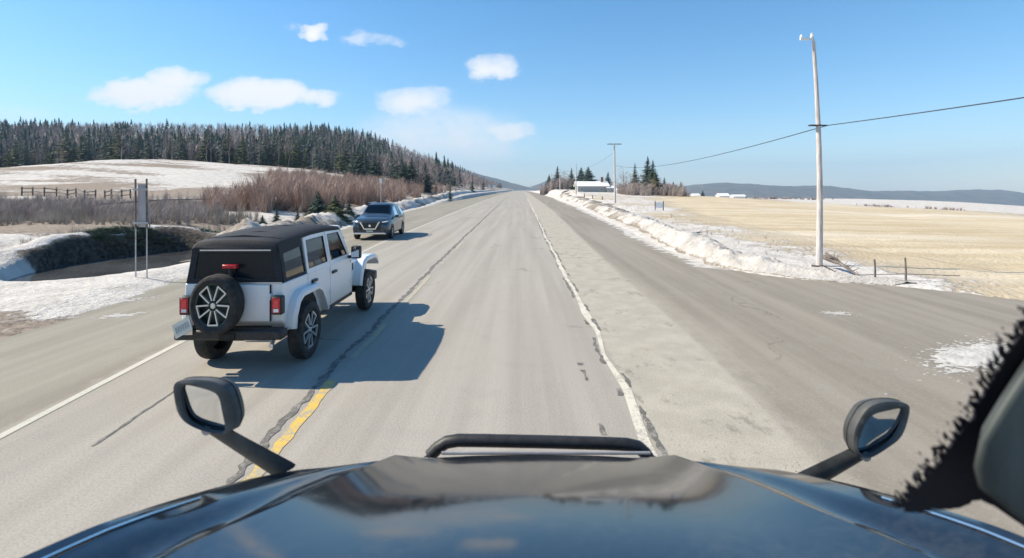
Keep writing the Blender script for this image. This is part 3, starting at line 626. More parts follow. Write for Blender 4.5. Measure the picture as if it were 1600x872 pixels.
def cone_template(seed):
    r = random.Random(seed); v = []; f = []
    for i in range(46):
        k = r.uniform(.1, 1); rr = .19 * (1 - k) + .015; a = r.uniform(0, 6.283); c_, s_ = math.cos(a), math.sin(a); n = len(v)
        v += [(0, 0, min(1, k + .06)), (c_ * rr - s_ * rr * .5, s_ * rr + c_ * rr * .5, k - .06), (c_ * rr + s_ * rr * .5, s_ * rr - c_ * rr * .5, k - .07)]; f.append((n, n + 1, n + 2))
    return np.array(v), np.array(f)
def cat(parts):
    V_, F_ = [], []; o = 0
    for v, f in parts: V_.append(v); F_.append(f + o); o += len(v)
    return np.concatenate(V_), np.concatenate(F_)
def hill_pts(n):
    u = rng.uniform(0, 1, n); y = 195 * (1500 / 195) ** u; rat = rng.uniform(-1.15, -.028, n); x = rat * y
    ok = (x < ip(T_L, y) - 14) & (x > -620); x, y = x[ok], y[ok]; return np.stack([x, y, height(x, y) - .2], 1)
pp = hill_pts(9000); parts = []
for k in range(4):
    q = pp[k::4]; H = rng.uniform(6, 11, len(q)); parts.append(scatter('', q, twig_template(34, 1, .24, 300 + k, .011, .8, .05), None, np.stack([H, H], 1)))
o = np_mesh('bare_woods', *cat(parts), mat('twig_far', (.34, .275, .255), .95, var=.2, scale=.02)); tag(o, 'leafless brown woods covering the hillside along the left of the road', kind='stuff')
pp = hill_pts(4600); pp = pp[(fbm(pp[:, 0] * .02, pp[:, 1] * .008, 3, 120) > np.interp(pp[:, 1], [195, 260, 330, 700], [.40, .44, .56, .60]))]; parts = []
for k in range(3):
    q = pp[k::3]; H = rng.uniform(8, 14, len(q)); parts.append(scatter('', q, cone_template(400 + k), None, np.stack([H, H], 1)))
o = np_mesh('conifer_woods', *cat(parts), M['needle']); tag(o, 'mass of dark conifers on the hillside behind the forest edge', kind='stuff')
# red-brown brush and dry reeds between road and field
pts = []
while len(pts) < 950:
    px = random.triangular(310, 740, 520); Yt = random.uniform(44, 125) if px > 420 else random.uniform(40, 62); Yt *= 1 + max(0, px - 640) * .006
    x = (px - 815) / F * Yt
    if x < float(ip(T_L, Yt)) - 5.5 and fbm(np.array([x * .16]), np.array([Yt * .12]), 3, 150)[0] > .43 + random.gauss(0, .03): pts.append((x, Yt, hz(x, Yt) - .05))
pts = np.array(pts); parts = []
for k in range(4):
    q = pts[k::4]; H = rng.uniform(2.0, 3.6, len(q)) * np.interp((q[:, 0] / q[:, 1]) * F + 815, [330, 420, 650, 740], [.7, 1, 1, .8]); parts.append(scatter('', q, cat([twig_template(50, 1, .34, 500 + k, .009, .9, 0, True), twig_template(60, 1, .34, 520 + k, .006, .8, .2)]), None, np.stack([H, H], 1)))
o = np_mesh('brush_thicket', *cat(parts), M['twig_red']); tag(o, 'red brown leafless brush thicket along the left roadside', kind='stuff')
pts = []
while len(pts) < 4200:
    px = random.uniform(-160, 470); Yt = random.uniform(14, 52); x = (px - 815) / F * Yt; q_, _, _ = pond_q(x, Yt)
    if x < float(ip(T_L, Yt)) - 5 and q_ > 2.7 and (x + 13.4) * -.62 + (Yt - 17.4) * .78 > 0 and fbm(np.array([x * .14]), np.array([Yt * .1]), 3, 130)[0] > .40: pts.append((x, Yt, hz(x, Yt) - .05))
pts = np.array(pts); parts = []
for k in range(3):
    q = pts[k::3]; H = rng.uniform(.45, 1.05, len(q)) * np.interp(q[:, 1], [14, 24, 30], [.4, .55, 1]); parts.append(scatter('', q, twig_template(22, 1, .28, 600 + k, .012, 1, 0, True), None, np.stack([H, H], 1)))
o = np_mesh('dry_reeds', *cat(parts), M['reed']); tag(o, 'dry tan reeds and grass in the wet ground left of the road', kind='stuff')
pts = []
while len(pts) < 260:
    px = random.uniform(-120, 420); Yt = random.uniform(26, 56); x = (px - 815) / F * Yt; q_, _, _ = pond_q(x, Yt)
    if x < float(ip(T_L, Yt)) - 7 and q_ > 4: pts.append((x, Yt, hz(x, Yt) - .05))
pts = np.array(pts); H = rng.uniform(.8, 1.6, len(pts))
o = np_mesh('grey_brush', *scatter('', pts, cat([twig_template(40, 1, .4, 700, .008, .9, 0, True), twig_template(60, 1, .36, 701, .005, .8, .2)]), None, np.stack([H, H], 1)), M['twig']); tag(o, 'grey leafless scrub standing among the reeds', kind='stuff')
# creeping evergreen cover on the dark bank behind the pond
pts = []
for k in range(1200):
    th = random.uniform(-.3, 2.15); rr = random.gauss(1.24, .09); u, v = 4.1 * rr * math.cos(th), 2.2 * rr * math.sin(th)
    x, y = -13.4 - u * .18 - v * .98, 17.4 + u * .98 - v * .18
    if fbm(np.array([x * .5]), np.array([y * .5]), 2, 140)[0] < .43: continue
    pts.append((x, y, hz(x, y) - .06))
pts = np.array(pts); H = rng.uniform(.12, .36, len(pts))
tv, tf = twig_template(46, 1, 1.1, 800, .07, .55, 0, True)
o = np_mesh('bank_cover', *scatter('', pts, (tv, tf), None, np.stack([H, H], 1)), M['needle_frost']); tag(o, 'low dark green ground cover on the bank behind the pond', kind='stuff')
# tufts along the right bank
pts = []
for k in range(260):
    y = random.uniform(17, 110); x = float(ip(T_R, y)) + random.uniform(2.6, 6.5); pts.append((x, y, hz(x, y)))
pts = np.array(pts); H = rng.uniform(.12, .36, len(pts))
o = np_mesh('dry_grass', *scatter('', pts, twig_template(16, 1, .5, 900, .012, 1, 0, True), None, np.stack([H, H], 1)), M['reed']); tag(o, 'sparse dry grass tufts behind the right snow bank', kind='stuff')

# ------------------------------------------------------------------ poles, wires, signs, fences
def pole(base, top, r0, r1, label, arm=None, attach=None, bend=0):
    o = thing('utility_pole', base, label, 'utility pole', 'utility poles along the right of the road')
    d = Vector(top) - Vector(base); mb = MB()
    mb.tube([d * (k / 8) + Vector((bend * math.sin(math.pi * k / 8), 0, -.4 if k == 0 else 0)) for k in range(9)], [lerp(k / 8, r0, r1) for k in range(9)], 12)
    mb.build('pole', M['pole_wood'], o, smooth=True)
    if arm:
        MB().box(d.x - arm, d.x + arm, d.y - .05, d.y + .05, d.z - .16, d.z - .05).build('crossarm', M['grey_wood'], o)
        for s_ in (-.85, .85): MB().lathe([(.0, 0), (.045, 0), (.06, .05), (.03, .1), (.05, .14), (0, .17)], 10, 'z').build('insulator', M['sign_white'], o, True, loc=(d.x + s_ * arm, d.y, d.z - .05))
    if attach is not None:
        ob = MB(); ob.box(-.2, .16, -.07, .07, -.02, .02); ob.box(.16, .34, -.025, .025, -.02, .02)
        ob.build('wire_bracket', M['wire'], o, loc=d * ((attach - base[2]) / d.z) + Vector((0, 0, 0)))
    return o
B1 = P(1280, 413, 16); T1 = P(1271, 64, 16)
o = pole(B1, T1, .10, .05, 'tall pale wooden utility pole nearest the camera, standing on the right snow bank', None, P(1283, 196, 16).z, .09)
dd = T1 - B1
mb = MB(); mb.tube([(0, 0, -.15), (0, 0, .12)], .012, 6); mb.build('pin', M['steel'], o, loc=dd)
MB().lathe([(.0, 0), (.04, 0), (.055, .05), (.03, .1), (.045, .14), (0, .16)], 10, 'z').build('insulator', M['sign_white'], o, True, loc=dd + Vector((-.05, 0, .1)))
MB().box(-.42, -.02, -.03, .03, -.03, .03).build('crossarm', M['sign_white'], o, loc=dd + Vector((0, 0, .06)))
MB().lathe([(.0, 0), (.04, 0), (.05, .05), (.03, .09), (0, .12)], 10, 'z').build('insulator', M['sign_white'], o, True, loc=dd + Vector((-.38, 0, .09)))
def gp(px, Yt): x = (px - 815) / F * Yt; return Vector((x, Yt, hz(x, Yt)))
b2 = gp(961, 70); t2 = P(960, 224, 70); pole(b2, t2, .15, .1, 'thin dark utility pole with a flat crossarm left of the spruces', 1.0)
pls = [(b2, t2)]
for (px, tp, Yt, lab) in [(900, 256, 125, 'pale utility pole in front of the white barn gable'), (875, 264, 182, 'second farthest utility pole, left of the barn'), (861, 271, 240, 'farthest pale utility pole along the right roadside')]:
    bb = gp(px, Yt); tp_ = P(px, tp, Yt); pole(bb, tp_, .16, .1, lab); pls.append((bb, tp_))
def wire(a, b_, sag, label, r=.016, n=20):
    pts = [a.lerp(b_, k / n) - Vector((0, 0, sag * 4 * (k / n) * (1 - k / n))) for k in range(n + 1)]
    o = MB().tube([p - a for p in pts], r, 6).build('overhead_wire', M['wire'], loc=a); return tag(o, label, 'wire', 'overhead wires along the poles')
wa = P(1283, 196, 16) + Vector((.2, 0, 0))
wire(wa, Vector((8.9, -40, 5.4)), .95, 'overhead wire running from the near pole toward the right edge', .014, 40)
wire(wa, Vector((t2.x, 70, 5.9)), .75, 'overhead wire sagging from the near pole to the crossarm pole', .015)
for k in range(3):
    a, b_ = pls[k][1] - Vector((0, 0, 1.2)), pls[k + 1][1] - Vector((0, 0, 1.2)); wire(a, b_, .8, ['thin far wire between crossarm pole and barn pole', 'thin far wire between the barn pole and the next', 'thin far wire between the two farthest poles'][k], .012)
# sign on two posts, seen from behind
sx, sy = P(221, 440, 13.6).x, 13.6
o = thing('road_sign', (sx, sy, hz(sx, sy)), 'grey back of a tall narrow road sign on two thin posts by the pond', 'road sign')
z0 = o.location.z
for s_ in (-.15, .15):
    MB().tube([(s_, 0, -.4), (s_ - .005, 0, 1.5 - z0)], .015, 8).build('post', M['steel'], o, True)
    MB().tube([(s_ - .005, 0, 1.42 - z0), (s_ - .01, 0, 2.76 - z0)], .023, 8).build('stiffener', M['grey_wood'], o, True)
MB().box(-.115, .115, .03, .045, 1.46 - z0, 2.62 - z0).build('panel', M['sign_back'], o)
MB().box(-.21, -.175, .028, .04, 1.44 - z0, 1.9 - z0).build('edge_strip', M['sign_back'], o); MB().box(.175, .215, .028, .04, 1.44 - z0, 2.0 - z0).build('edge_strip', M['sign_back'], o)
for zz in (1.55, 2.45): MB().box(-.2, .2, -.045, -.027, zz - z0, zz + .05 - z0).build('crossbar', M['steel'], o)
def small_sign(px, tp, Yt, w_, h_, label):
    x = (px - 815) / F * Yt; z = hz(x, Yt); zt = CAMZ + (297 - tp) / F * Yt
    o = thing('roadside_sign', (x, Yt, z), label, 'sign'); MB().tube([(0, 0, -.3), (0, 0, zt - z)], .05, 6).build('post', M['steel'], o)
    MB().box(-w_ / 2, w_ / 2, -.09, -.055, zt - z - h_, zt - z).build('panel', M['sign_white'], o)
small_sign(595, 279, 62, .3, .55, 'small white marker on a post against the dark conifers')
small_sign(764, 289, 260, 1.0, 1.1, 'small white roadside sign far down the left, nearer of two'); small_sign(772, 289, 275, 1.5, 1.3, 'white roadside sign far down the left, farther and wider of two')
small_sign(830, 290.5, 520, 2.2, 2.0, 'tiny pale sign beside the vanishing end of the road')
# rail fence on the left field
o = thing('rail_fence', (0, 0, 0), 'weathered wooden rail fence crossing the left snowy field', 'fence'); o.location = P(110, 310, 62); o.location.z = 0
cx, cy = o.location.x, o.location.y; fp = []
for k, px in enumerate([34, 51, 69, 88, 105, 119, 132, 149, 164, 174, 190, 204]):
    Yt = 64 - k * .55 + (1.2 if k % 2 else -1.0); x = (px - 815) / F * Yt; z = hz(x, Yt); fp.append(Vector((x - cx, Yt - cy, z)))
for p in fp: MB().tube([p - Vector((0, 0, .3)), p + Vector((random.uniform(-.05, .05), 0, 1.15))], .085, 6).build('post', M['grey_wood'], o)
for k in range(len(fp) - 1):
    for hh in (.5, .95):
        if random.random() < .08: continue
        MB().tube([fp[k] + Vector((0, -.1, hh + random.uniform(-.08, .08))), fp[k + 1] + Vector((0, -.1, hh + random.uniform(-.08, .08)))], .055, 6).build('rail', M['grey_wood'], o)
a, b_ = gp(150, 36), gp(345, 45); a.z += .75; b_.z += .95
o = tag(MB().tube([Vector((0, 0, 0)), (b_ - a) * .5 + Vector((0, 0, .12)), b_ - a], .05, 6).build('rail_pole', M['grey_wood'], loc=a), 'long dark horizontal pole crossing the reeds behind the road sign', 'pole')
# wire fence posts by the side road
def fence_post(px, bp_, tp, Yt, label, r=.026):
    b0 = P(px, bp_, Yt); t0 = P(px, tp, Yt); mb = MB(); mb.tube([(0, 0, -.3), (.01, 0, (t0 - b0).z * .5), (-.01, 0, (t0 - b0).z)], [r, r * .95, r * .85], 7)
    return tag(mb.build('fence_post', M['grey_wood'], loc=b0), label, 'fence post', 'fence posts on the right')
fence_post(1367, 438, 405, 13.7, 'thin fence post nearer the utility pole'); fence_post(1415, 447, 403, 13.4, 'thin taller fence post farther right along the side road')
for k, (px, bp_, tp, Yt) in enumerate([(913, 308, 302, 98), (941, 314, 307, 82), (926, 311, 305, 90)]): fence_post(px, bp_, tp, Yt, ['short dark post left of the crossarm pole, the farthest', 'short dark post closest to the crossarm pole', 'short dark post in the middle of three before the barn'][k], .09)
a = P(1338, 430, 13.9); tag(MB().tube([Vector((0, 0, 0)), P(1367, 429, 13.7) - a, P(1415, 428, 13.4) - a, P(1500, 431, 13.0) - a], .009, 5).build('fence_wire', M['wire'], loc=a), 'sagging fence wire between the two posts by the side road', 'wire')
o = thing('field_gate', gp(1030, 52), 'small white panel between two dark posts in the snowy field', 'gate')
for s_ in (-.42, .42): MB().tube([(s_, 0, -.3), (s_, 0, .95)], .05, 6).build('post', M['grey_wood'], o)
MB().box(-.36, .36, -.03, .03, .25, .8).build('panel', M['sign_white'], o)
# fallen branches at the pole foot
def branch(a, b_, r, label):
    mid = a.lerp(b_, .5) + Vector((0, 0, .06)); pts = [Vector((0, 0, 0)), (mid - a) * .6, mid - a + Vector((0, .05, .03)), b_ - a]
    mb = MB().tube(pts, [r, r * .85, r * .7, r * .3], 7)
    for k in range(7):
        p = pts[1].lerp(pts[3], random.random()); mb.tube([p, p + Vector((random.uniform(-.2, .3), random.uniform(-.2, .2), random.uniform(.02, .22)))], [r * .25, r * .08], 4)
    tag(mb.build('fallen_branch', M['grey_wood'], loc=a), label, 'branch', 'fallen branches by the near pole')
branch(P(1288, 402, 15.6), P(1346, 434, 14.0), .075, 'thick grey fallen branch sloping down from the utility pole foot')
branch(P(1290, 396, 15.3), P(1330, 425, 14.6), .04, 'thin fallen branch lying above the thick one by the pole')
branch(P(1268, 415, 14.6), P(1306, 425, 14.4), .03, 'short twig half buried in snow below the pole')
branch(P(1082, 372, 22.5), P(1094, 362, 23), .05, 'dark stick poking out of the ploughed snow bank')

# ------------------------------------------------------------------ buildings
def house(name, px0, px1, Yt, eave, ridge, depth, mw_, mroof, label, wins=(), over=.3, chim=None, z=None, gable='y', door=None):
    x0, x1 = (px0 - 815) / F * Yt, (px1 - 815) / F * Yt; xc = (x0 + x1) / 2; w_ = x1 - x0; z = hz(xc, Yt) if z is None else z
    ze, zr = CAMZ + (297 - eave) / F * Yt - z, CAMZ + (297 - ridge) / F * Yt - z
    o = thing(name, (xc, Yt, z), label, 'building'); h = w_ / 2
    mb = MB(); mb.prism([(0, -1), (depth, -1), (depth, ze), (depth / 2, zr - .06), (0, ze)], 'x', -h, h); mb.build('wall', mw_, o)
    for s_ in (0, 1):
        ya, yb_ = (-over, depth / 2) if s_ == 0 else (depth + over, depth / 2); zd = ze - over * (zr - ze) / (depth / 2)
        MB().add([(-h - over, ya, zd), (h + over, ya, zd), (h + over, yb_, zr), (-h - over, yb_, zr), (-h - over, ya, zd + .2), (h + over, ya, zd + .2), (h + over, yb_, zr + .2), (-h - over, yb_, zr + .2)],
                 [(0, 1, 2, 3), (4, 5, 6, 7), (0, 1, 5, 4), (1, 2, 6, 5), (2, 3, 7, 6), (3, 0, 4, 7)]).build('roof', mroof, o)
    for (wx, wz, ww, wh) in wins:
        f = MB().box(wx - ww / 2, wx + ww / 2, -.06, -.003, wz, wz + wh).build('window', M['sign_white'], o); MB().box(wx - ww / 2 + .08, wx + ww / 2 - .08, -.075, -.063, wz + .08, wz + wh - .08).build('pane', M['house_glass'], f)
    if chim: MB().box(chim - .35, chim + .35, depth / 2 - 1.0, depth / 2 - .3, zr - .8, zr + 1.5).build('chimney', M['brick'], o)
    if door: MB().box(door - .9, door + .9, -.06, -.003, .0, 1.5).build('door', M['siding'], o)
    return o
house('barn', 903, 950, 150, 290.8, 284.2, 8, M['siding_grey'], M['snow_roof'], 'long low barn with a snow white roof beyond the poles', [(-3.2, .55, .8, .5), (2.5, .55, .8, .5)], .5, 3.2)
house('annex', 949.5, 962, 149, 294, 291.2, 6, M['siding_grey'], M['snow_roof'], 'lower lean annex with snowy roof at the right end of the barn', [(0, .3, .6, .4)], .3)
house('farmhouse', 1039, 1056, 165, 294, 288, 7, M['siding_blue'], M['siding_grey'], 'pale blue farmhouse half hidden by the small spruces', [(-.9, .8, .8, 1), (.9, .8, .8, 1)])
house('shed', 964, 973, 160, 297.5, 295.5, 5, M['siding'], M['snow_roof'], 'tiny snow covered shed right of the barn annex')
for (a_, b_, e_, r_, Yt, lab) in [(1084, 1094, 305.5, 303, 420, 'far white farm shed beside the lone round tree'), (1124, 1140, 306, 302.5, 450, 'far pale barn left of the two across the field'), (1146, 1166, 307, 304.5, 470, 'far long low barn rightmost across the field')]:
    house('far_barn', a_, b_, Yt, e_, r_, 9, M['siding'], M['snow_roof'], lab, [], .4)
qs = []
for (p0, p1, Yt, n, hh) in [(972, 1062, 119, 420, 3.2), (846, 902, 250, 320, 6.0), (925, 975, 205, 160, 3.5)]:
    xx = rng.uniform((p0 - 815) / F * Yt, (p1 - 815) / F * Yt, n); yy = Yt + rng.normal(0, 4, n); hh_ = hh * rng.uniform(.4, 1.0, n)
    qs.append(scatter('', np.stack([xx, yy, height(xx, yy) - .1], 1), cat([twig_template(46, 1, .38, 960, .012, .9, 0, True), twig_template(50, 1, .34, 961, .009, .8, .2)]), None, np.stack([hh_, hh_], 1)))
tag(np_mesh('farm_brush', *cat(qs), M['twig_farm']), 'grey brown undergrowth massed between the farm trees', kind='stuff')
# far hedge clumps in the field
for (px, Yt, n, w_, lab) in [(1220, 190, 60, 14, 'low grey hedge clump at the far edge of the straw field'), (1370, 120, 40, 5, 'little scrub patch with snow in the middle of the straw field'), (1470, 95, 40, 4, 'low brown scrub patch in the right part of the straw field')]:
    x = (px - 815) / F * Yt; q = np.array([(x + random.gauss(0, w_ / 2), Yt + random.gauss(0, 1.2)) for _ in range(n)]); q = np.column_stack([q, height(q[:, 0], q[:, 1])]); H = rng.uniform(.5, 1.5, n) * (1.4 if Yt > 150 else .7)
    tag(np_mesh('hedge', *scatter('', q, twig_template(40, 1, .5, 950, .02, .8, 0, True), None, np.stack([H, H], 1)), M['twig']), lab, kind='stuff')

# ------------------------------------------------------------------ vehicles
def wheel(parent, name, x, y, z, r, wd, side, rot=None, spokes=True, label=None):
    """side: +1 outer face toward +x"""
    w_ = thing(name, (x, y, z), None, None); w_.parent = parent
    if rot: w_.rotation_euler = rot
    ri = r * (.73 if name == 'spare_wheel' else .68); h = wd / 2
    MB().lathe([(ri, -h * .8), (ri + .03, -h), (r - .05, -h), (r - .012, -h * .82), (r, -h * .45), (r, h * .45), (r - .012, h * .82), (r - .05, h), (ri + .03, h), (ri, h * .8), (ri - .01, 0)], 40).build('tyre', M['rubber'], w_, True)
    rim = MB().lathe([(0, side * h * .35), (ri * .3, side * h * .38), (ri * .85, side * h * .2), (ri * .93, side * h * .75), (ri + .005, side * h * .82), (ri + .002, -side * h * .5)], 32).build('rim', M['rim_dark'], w_, True)
    mb = MB(); X = side * h * .72
    for k in range(5):
        a = -math.pi / 2 + k * 2 * math.pi / 5
        def pt(rad, da): return (X, rad * math.cos(a + da), rad * math.sin(a + da))
        for s_ in (-1, 1):
            p0, p1 = Vector(pt(ri * .24, s_ * .42)), Vector(pt(ri * .93, s_ * .30)); d = p1 - p0; L = d.length; d.normalize(); n = Vector((1, 0, 0)); q = d.cross(n)
            Mx = Matrix((d, q, n)).transposed().to_4x4(); Mx.translation = (p0 + p1) / 2; mb.obox(Mx, L, r * .05, .03)
        p0, p1 = Vector(pt(ri * .92, -.31)), Vector(pt(ri * .92, .31)); d = (p1 - p0).normalized(); n = Vector((1, 0, 0)); q = d.cross(n)
        Mx = Matrix((d, q, n)).transposed().to_4x4(); Mx.translation = (p0 + p1) / 2; mb.obox(Mx, (p1 - p0).length, r * .05, .028)
    mb.lathe([(0, X + side * .012), (ri * .13, X + side * .012), (ri * .15, X - side * .01)], 16)
    mb.build('spokes', M['silver'], rim)
    if name == 'wheel': MB().lathe([(.0, -.02), (.14, -.02), (.14, .02), (0, .02)], 20).build('brake_disc', M['chassis'], w_)
    return w_

JX, JY = -3.825, 7.42
jeep = thing('offroad_car', (JX, JY, .006), 'white four door off-road car with black soft top and rear spare wheel', 'car', None, R(.8)); jeep.scale = (.81, 1, 1.02)
BW = .80
arch = lambda cy, r, z0: [(cy + r * math.cos(t), z0 + r * math.sin(t)) for t in [math.pi * k / 10 for k in range(11)]]
def tub_poly(top): return [(-.62, .62), (-.70, .70), (-.70, top), (2.15, top), (2.15, .52), (.54, .52)] + [(y, max(z, .52)) for y, z in arch(0, .52, .46)] + [(-.54, .60)]
mb = MB(); mb.prism(tub_poly(1.19), 'x', -BW, BW); mb.build('body', M['white_paint'], jeep, bevel=.035, seg=3)
# front clip: hood with raised centre, grille, bumpers
mb = MB(); mb.prism([(2.153, .66), (2.153, 1.16), (2.9, 1.13), (3.42, 1.07), (3.50, 1.0), (3.50, .62), (3.36, .62), (3.2, .9), (2.75, .9), (2.5, .66)], 'x', -.66, .66); mb.build('hood', M['white_paint'], jeep, bevel=.05, seg=3)
mb = MB(); mb.prism([(2.2, 1.15), (2.2, 1.185), (2.9, 1.16), (3.3, 1.10), (3.3, 1.08)], 'x', -.36, .36); mb.build('hood_bulge', M['white_paint'], jeep, bevel=.02)
mb = MB(); mb.box(-.62, .62, 3.503, 3.54, .68, 1.02); g = mb.build('grille', M['white_paint'], jeep, bevel=.02)
mb = MB()
for k in range(7): mb.box(-.29 + k * .085, -.245 + k * .085, 3.543, 3.55, .74, .97)
mb.build('grille_slots', M['black_plastic'], g)
for s_ in (-1, 1): MB().lathe([(0, .05), (.06, .045), (.09, .02), (.095, 0)], 20).build('headlight', M['lamp'], jeep, True, loc=(s_ * .48, 3.545, .87), rot=(0, 0, R(90)))
MB().prism([(-.86, .50), (.86, .50), (.86, .68), (.7, .70), (-.7, .70), (-.86, .68)], 'y', 3.5, 3.72).build('front_bumper', M['black_plastic'], jeep, bevel=.03)
# chassis, axles, exhaust
mb = MB(); mb.box(-.52, .52, -.55, 3.4, .40, .6); mb.tube([(-.75, 0, .40), (.75, 0, .40)], .055, 10); mb.tube([(-.75, 3.008, .40), (.75, 3.008, .40)], .055, 10)
nv0 = len(mb.v); mb.lathe([(-.12, 0), (-.1, .11), (0, .14), (.1, .11), (.12, 0)], 14); mb.v[nv0:] = [(x, y, z + .40) for x, y, z in mb.v[nv0:]]; mb.build('chassis', M['chassis'], jeep)
mb = MB(); mb.tube([(.1, -.52, .46), (.55, -.52, .46)], .085, 12); mb.tube([(.52, -.5, .42), (.60, -.66, .40), (.62, -.74, .385)], .032, 10); mb.build('exhaust', M['silver'], jeep, True)
for s_ in (-1, 1):
    MB().box(s_ * .66 - .06, s_ * .66 + .06, .60, 2.38, .42, .50).build('side_step', M['black_plastic'], jeep, bevel=.02)
    MB().box(s_ * .62 - .17, s_ * .62 + .17, -.52, .54, .55, .9).build('wheel_well', M['chassis'], jeep)
# fender flares
def flare(s_, pts, x0, x1, th=.085):
    n = len(pts); inner = [(y, z) for y, z in pts]; outer = []
    for i in range(n):
        a, b_ = Vector(pts[max(i - 1, 0)]), Vector(pts[min(i + 1, n - 1)]); d = (b_ - a).normalized(); outer.append((pts[i][0] - d.y * th, pts[i][1] + d.x * th))
    v = []
    for (yi, zi), (yo, zo) in zip(inner, outer): v.append([(s_ * x0, yi, zi), (s_ * x0, yo, zo), (s_ * (x1 - .035), yo, zo - .0), (s_ * x1, yo * .6 + yi * .4, zo * .6 + zi * .4), (s_ * x1, yi, zi), (s_ * x0, yi, zi)])
    m_ = MB(); m_.grid(v); m_.f += [(0, 1, 2, 3, 4), tuple((n - 1) * 6 + k for k in (4, 3, 2, 1, 0))]
    return m_
rp = [(-.545, .56), (-.52, .72), (-.42, .89), (-.30, .945), (.24, .945), (.38, .89), (.52, .72), (.62, .54)]
fpz = [(2.40, .58), (2.48, .80), (2.62, .97), (2.76, 1.01), (3.28, 1.01), (3.46, .96), (3.58, .84)]
for s_ in (-1, 1):
    flare(s_, rp, BW - .02, .945).build('fender_flare', M['white_paint'], jeep, True); flare(s_, fpz, .62, .945).build('fender_flare', M['white_paint'], jeep, True)
    MB().prism([(2.16, .62), (2.42, .62), (2.50, .82), (2.64, .99), (2.64, 1.06), (2.16, 1.10)], 'x', s_ * .655, s_ * .74).build('side_vent_panel', M['white_paint'], jeep, bevel=.015)
    MB().box(s_ * .743 - .003, s_ * .743 + .006, 2.22, 2.36, .90, 1.03).build('side_vent', M['black_plastic'], jeep, bevel=.01)
# greenhouse: quarter block of the soft top, roof slab, doors with framed windows
def tw(z): return lerp((z - 1.19) / .62, BW - .005, .665)     # half-width of the greenhouse at a height
def slab(y0b, y1b, y0t, y1t, z0, z1, inset0, inset1):
    a = [(-(tw(z0) - inset0), y0b, z0), (tw(z0) - inset0, y0b, z0), (tw(z0) - inset0, y1b, z0), (-(tw(z0) - inset0), y1b, z0)]
    c_ = [(-(tw(z1) - inset1), y0t, z1), (tw(z1) - inset1, y0t, z1), (tw(z1) - inset1, y1t, z1), (-(tw(z1) - inset1), y1t, z1)]
    return MB().add(a + c_, [(0, 3, 2, 1), (4, 5, 6, 7), (0, 1, 5, 4), (1, 2, 6, 5), (2, 3, 7, 6), (3, 0, 4, 7)])
top = MB(); roofp = []
for y, z, ins in [(-.70, 1.68, .03), (-.66, 1.735, .03), (-.3, 1.775, .02), (.4, 1.815, .02), (1.0, 1.82, .02), (1.45, 1.805, .02), (1.70, 1.775, .02), (1.74, 1.73, .03)]:
    hw = tw(1.72) - ins + .03; roofp.append([(-hw, y, z - .09), (-hw, y, z - .04), (-hw + .05, y, z - .008), (-hw * .5, y, z + .012), (0, y, z + .018), (hw * .5, y, z + .012), (hw - .05, y, z - .008), (hw, y, z - .04), (hw, y, z - .09)])
top.grid(roofp); top.f += [tuple(range(9)), tuple(range(len(roofp) * 9 - 9, len(roofp) * 9))]
st = top.build('soft_top', M['black_fabric'], jeep, True)
for k in range(5):
    y = -.45 + k * .42; hw = tw(1.72) - .06; MB().prism([(-hw, 1.812 - abs(y - .7) * .045), (0, 1.850 - abs(y - .7) * .045), (hw, 1.812 - abs(y - .7) * .045), (hw, 1.785 - abs(y - .7) * .045), (-hw, 1.785 - abs(y - .7) * .045)], 'y', y, y + .035).build('roof_bow', M['black_fabric'], st)
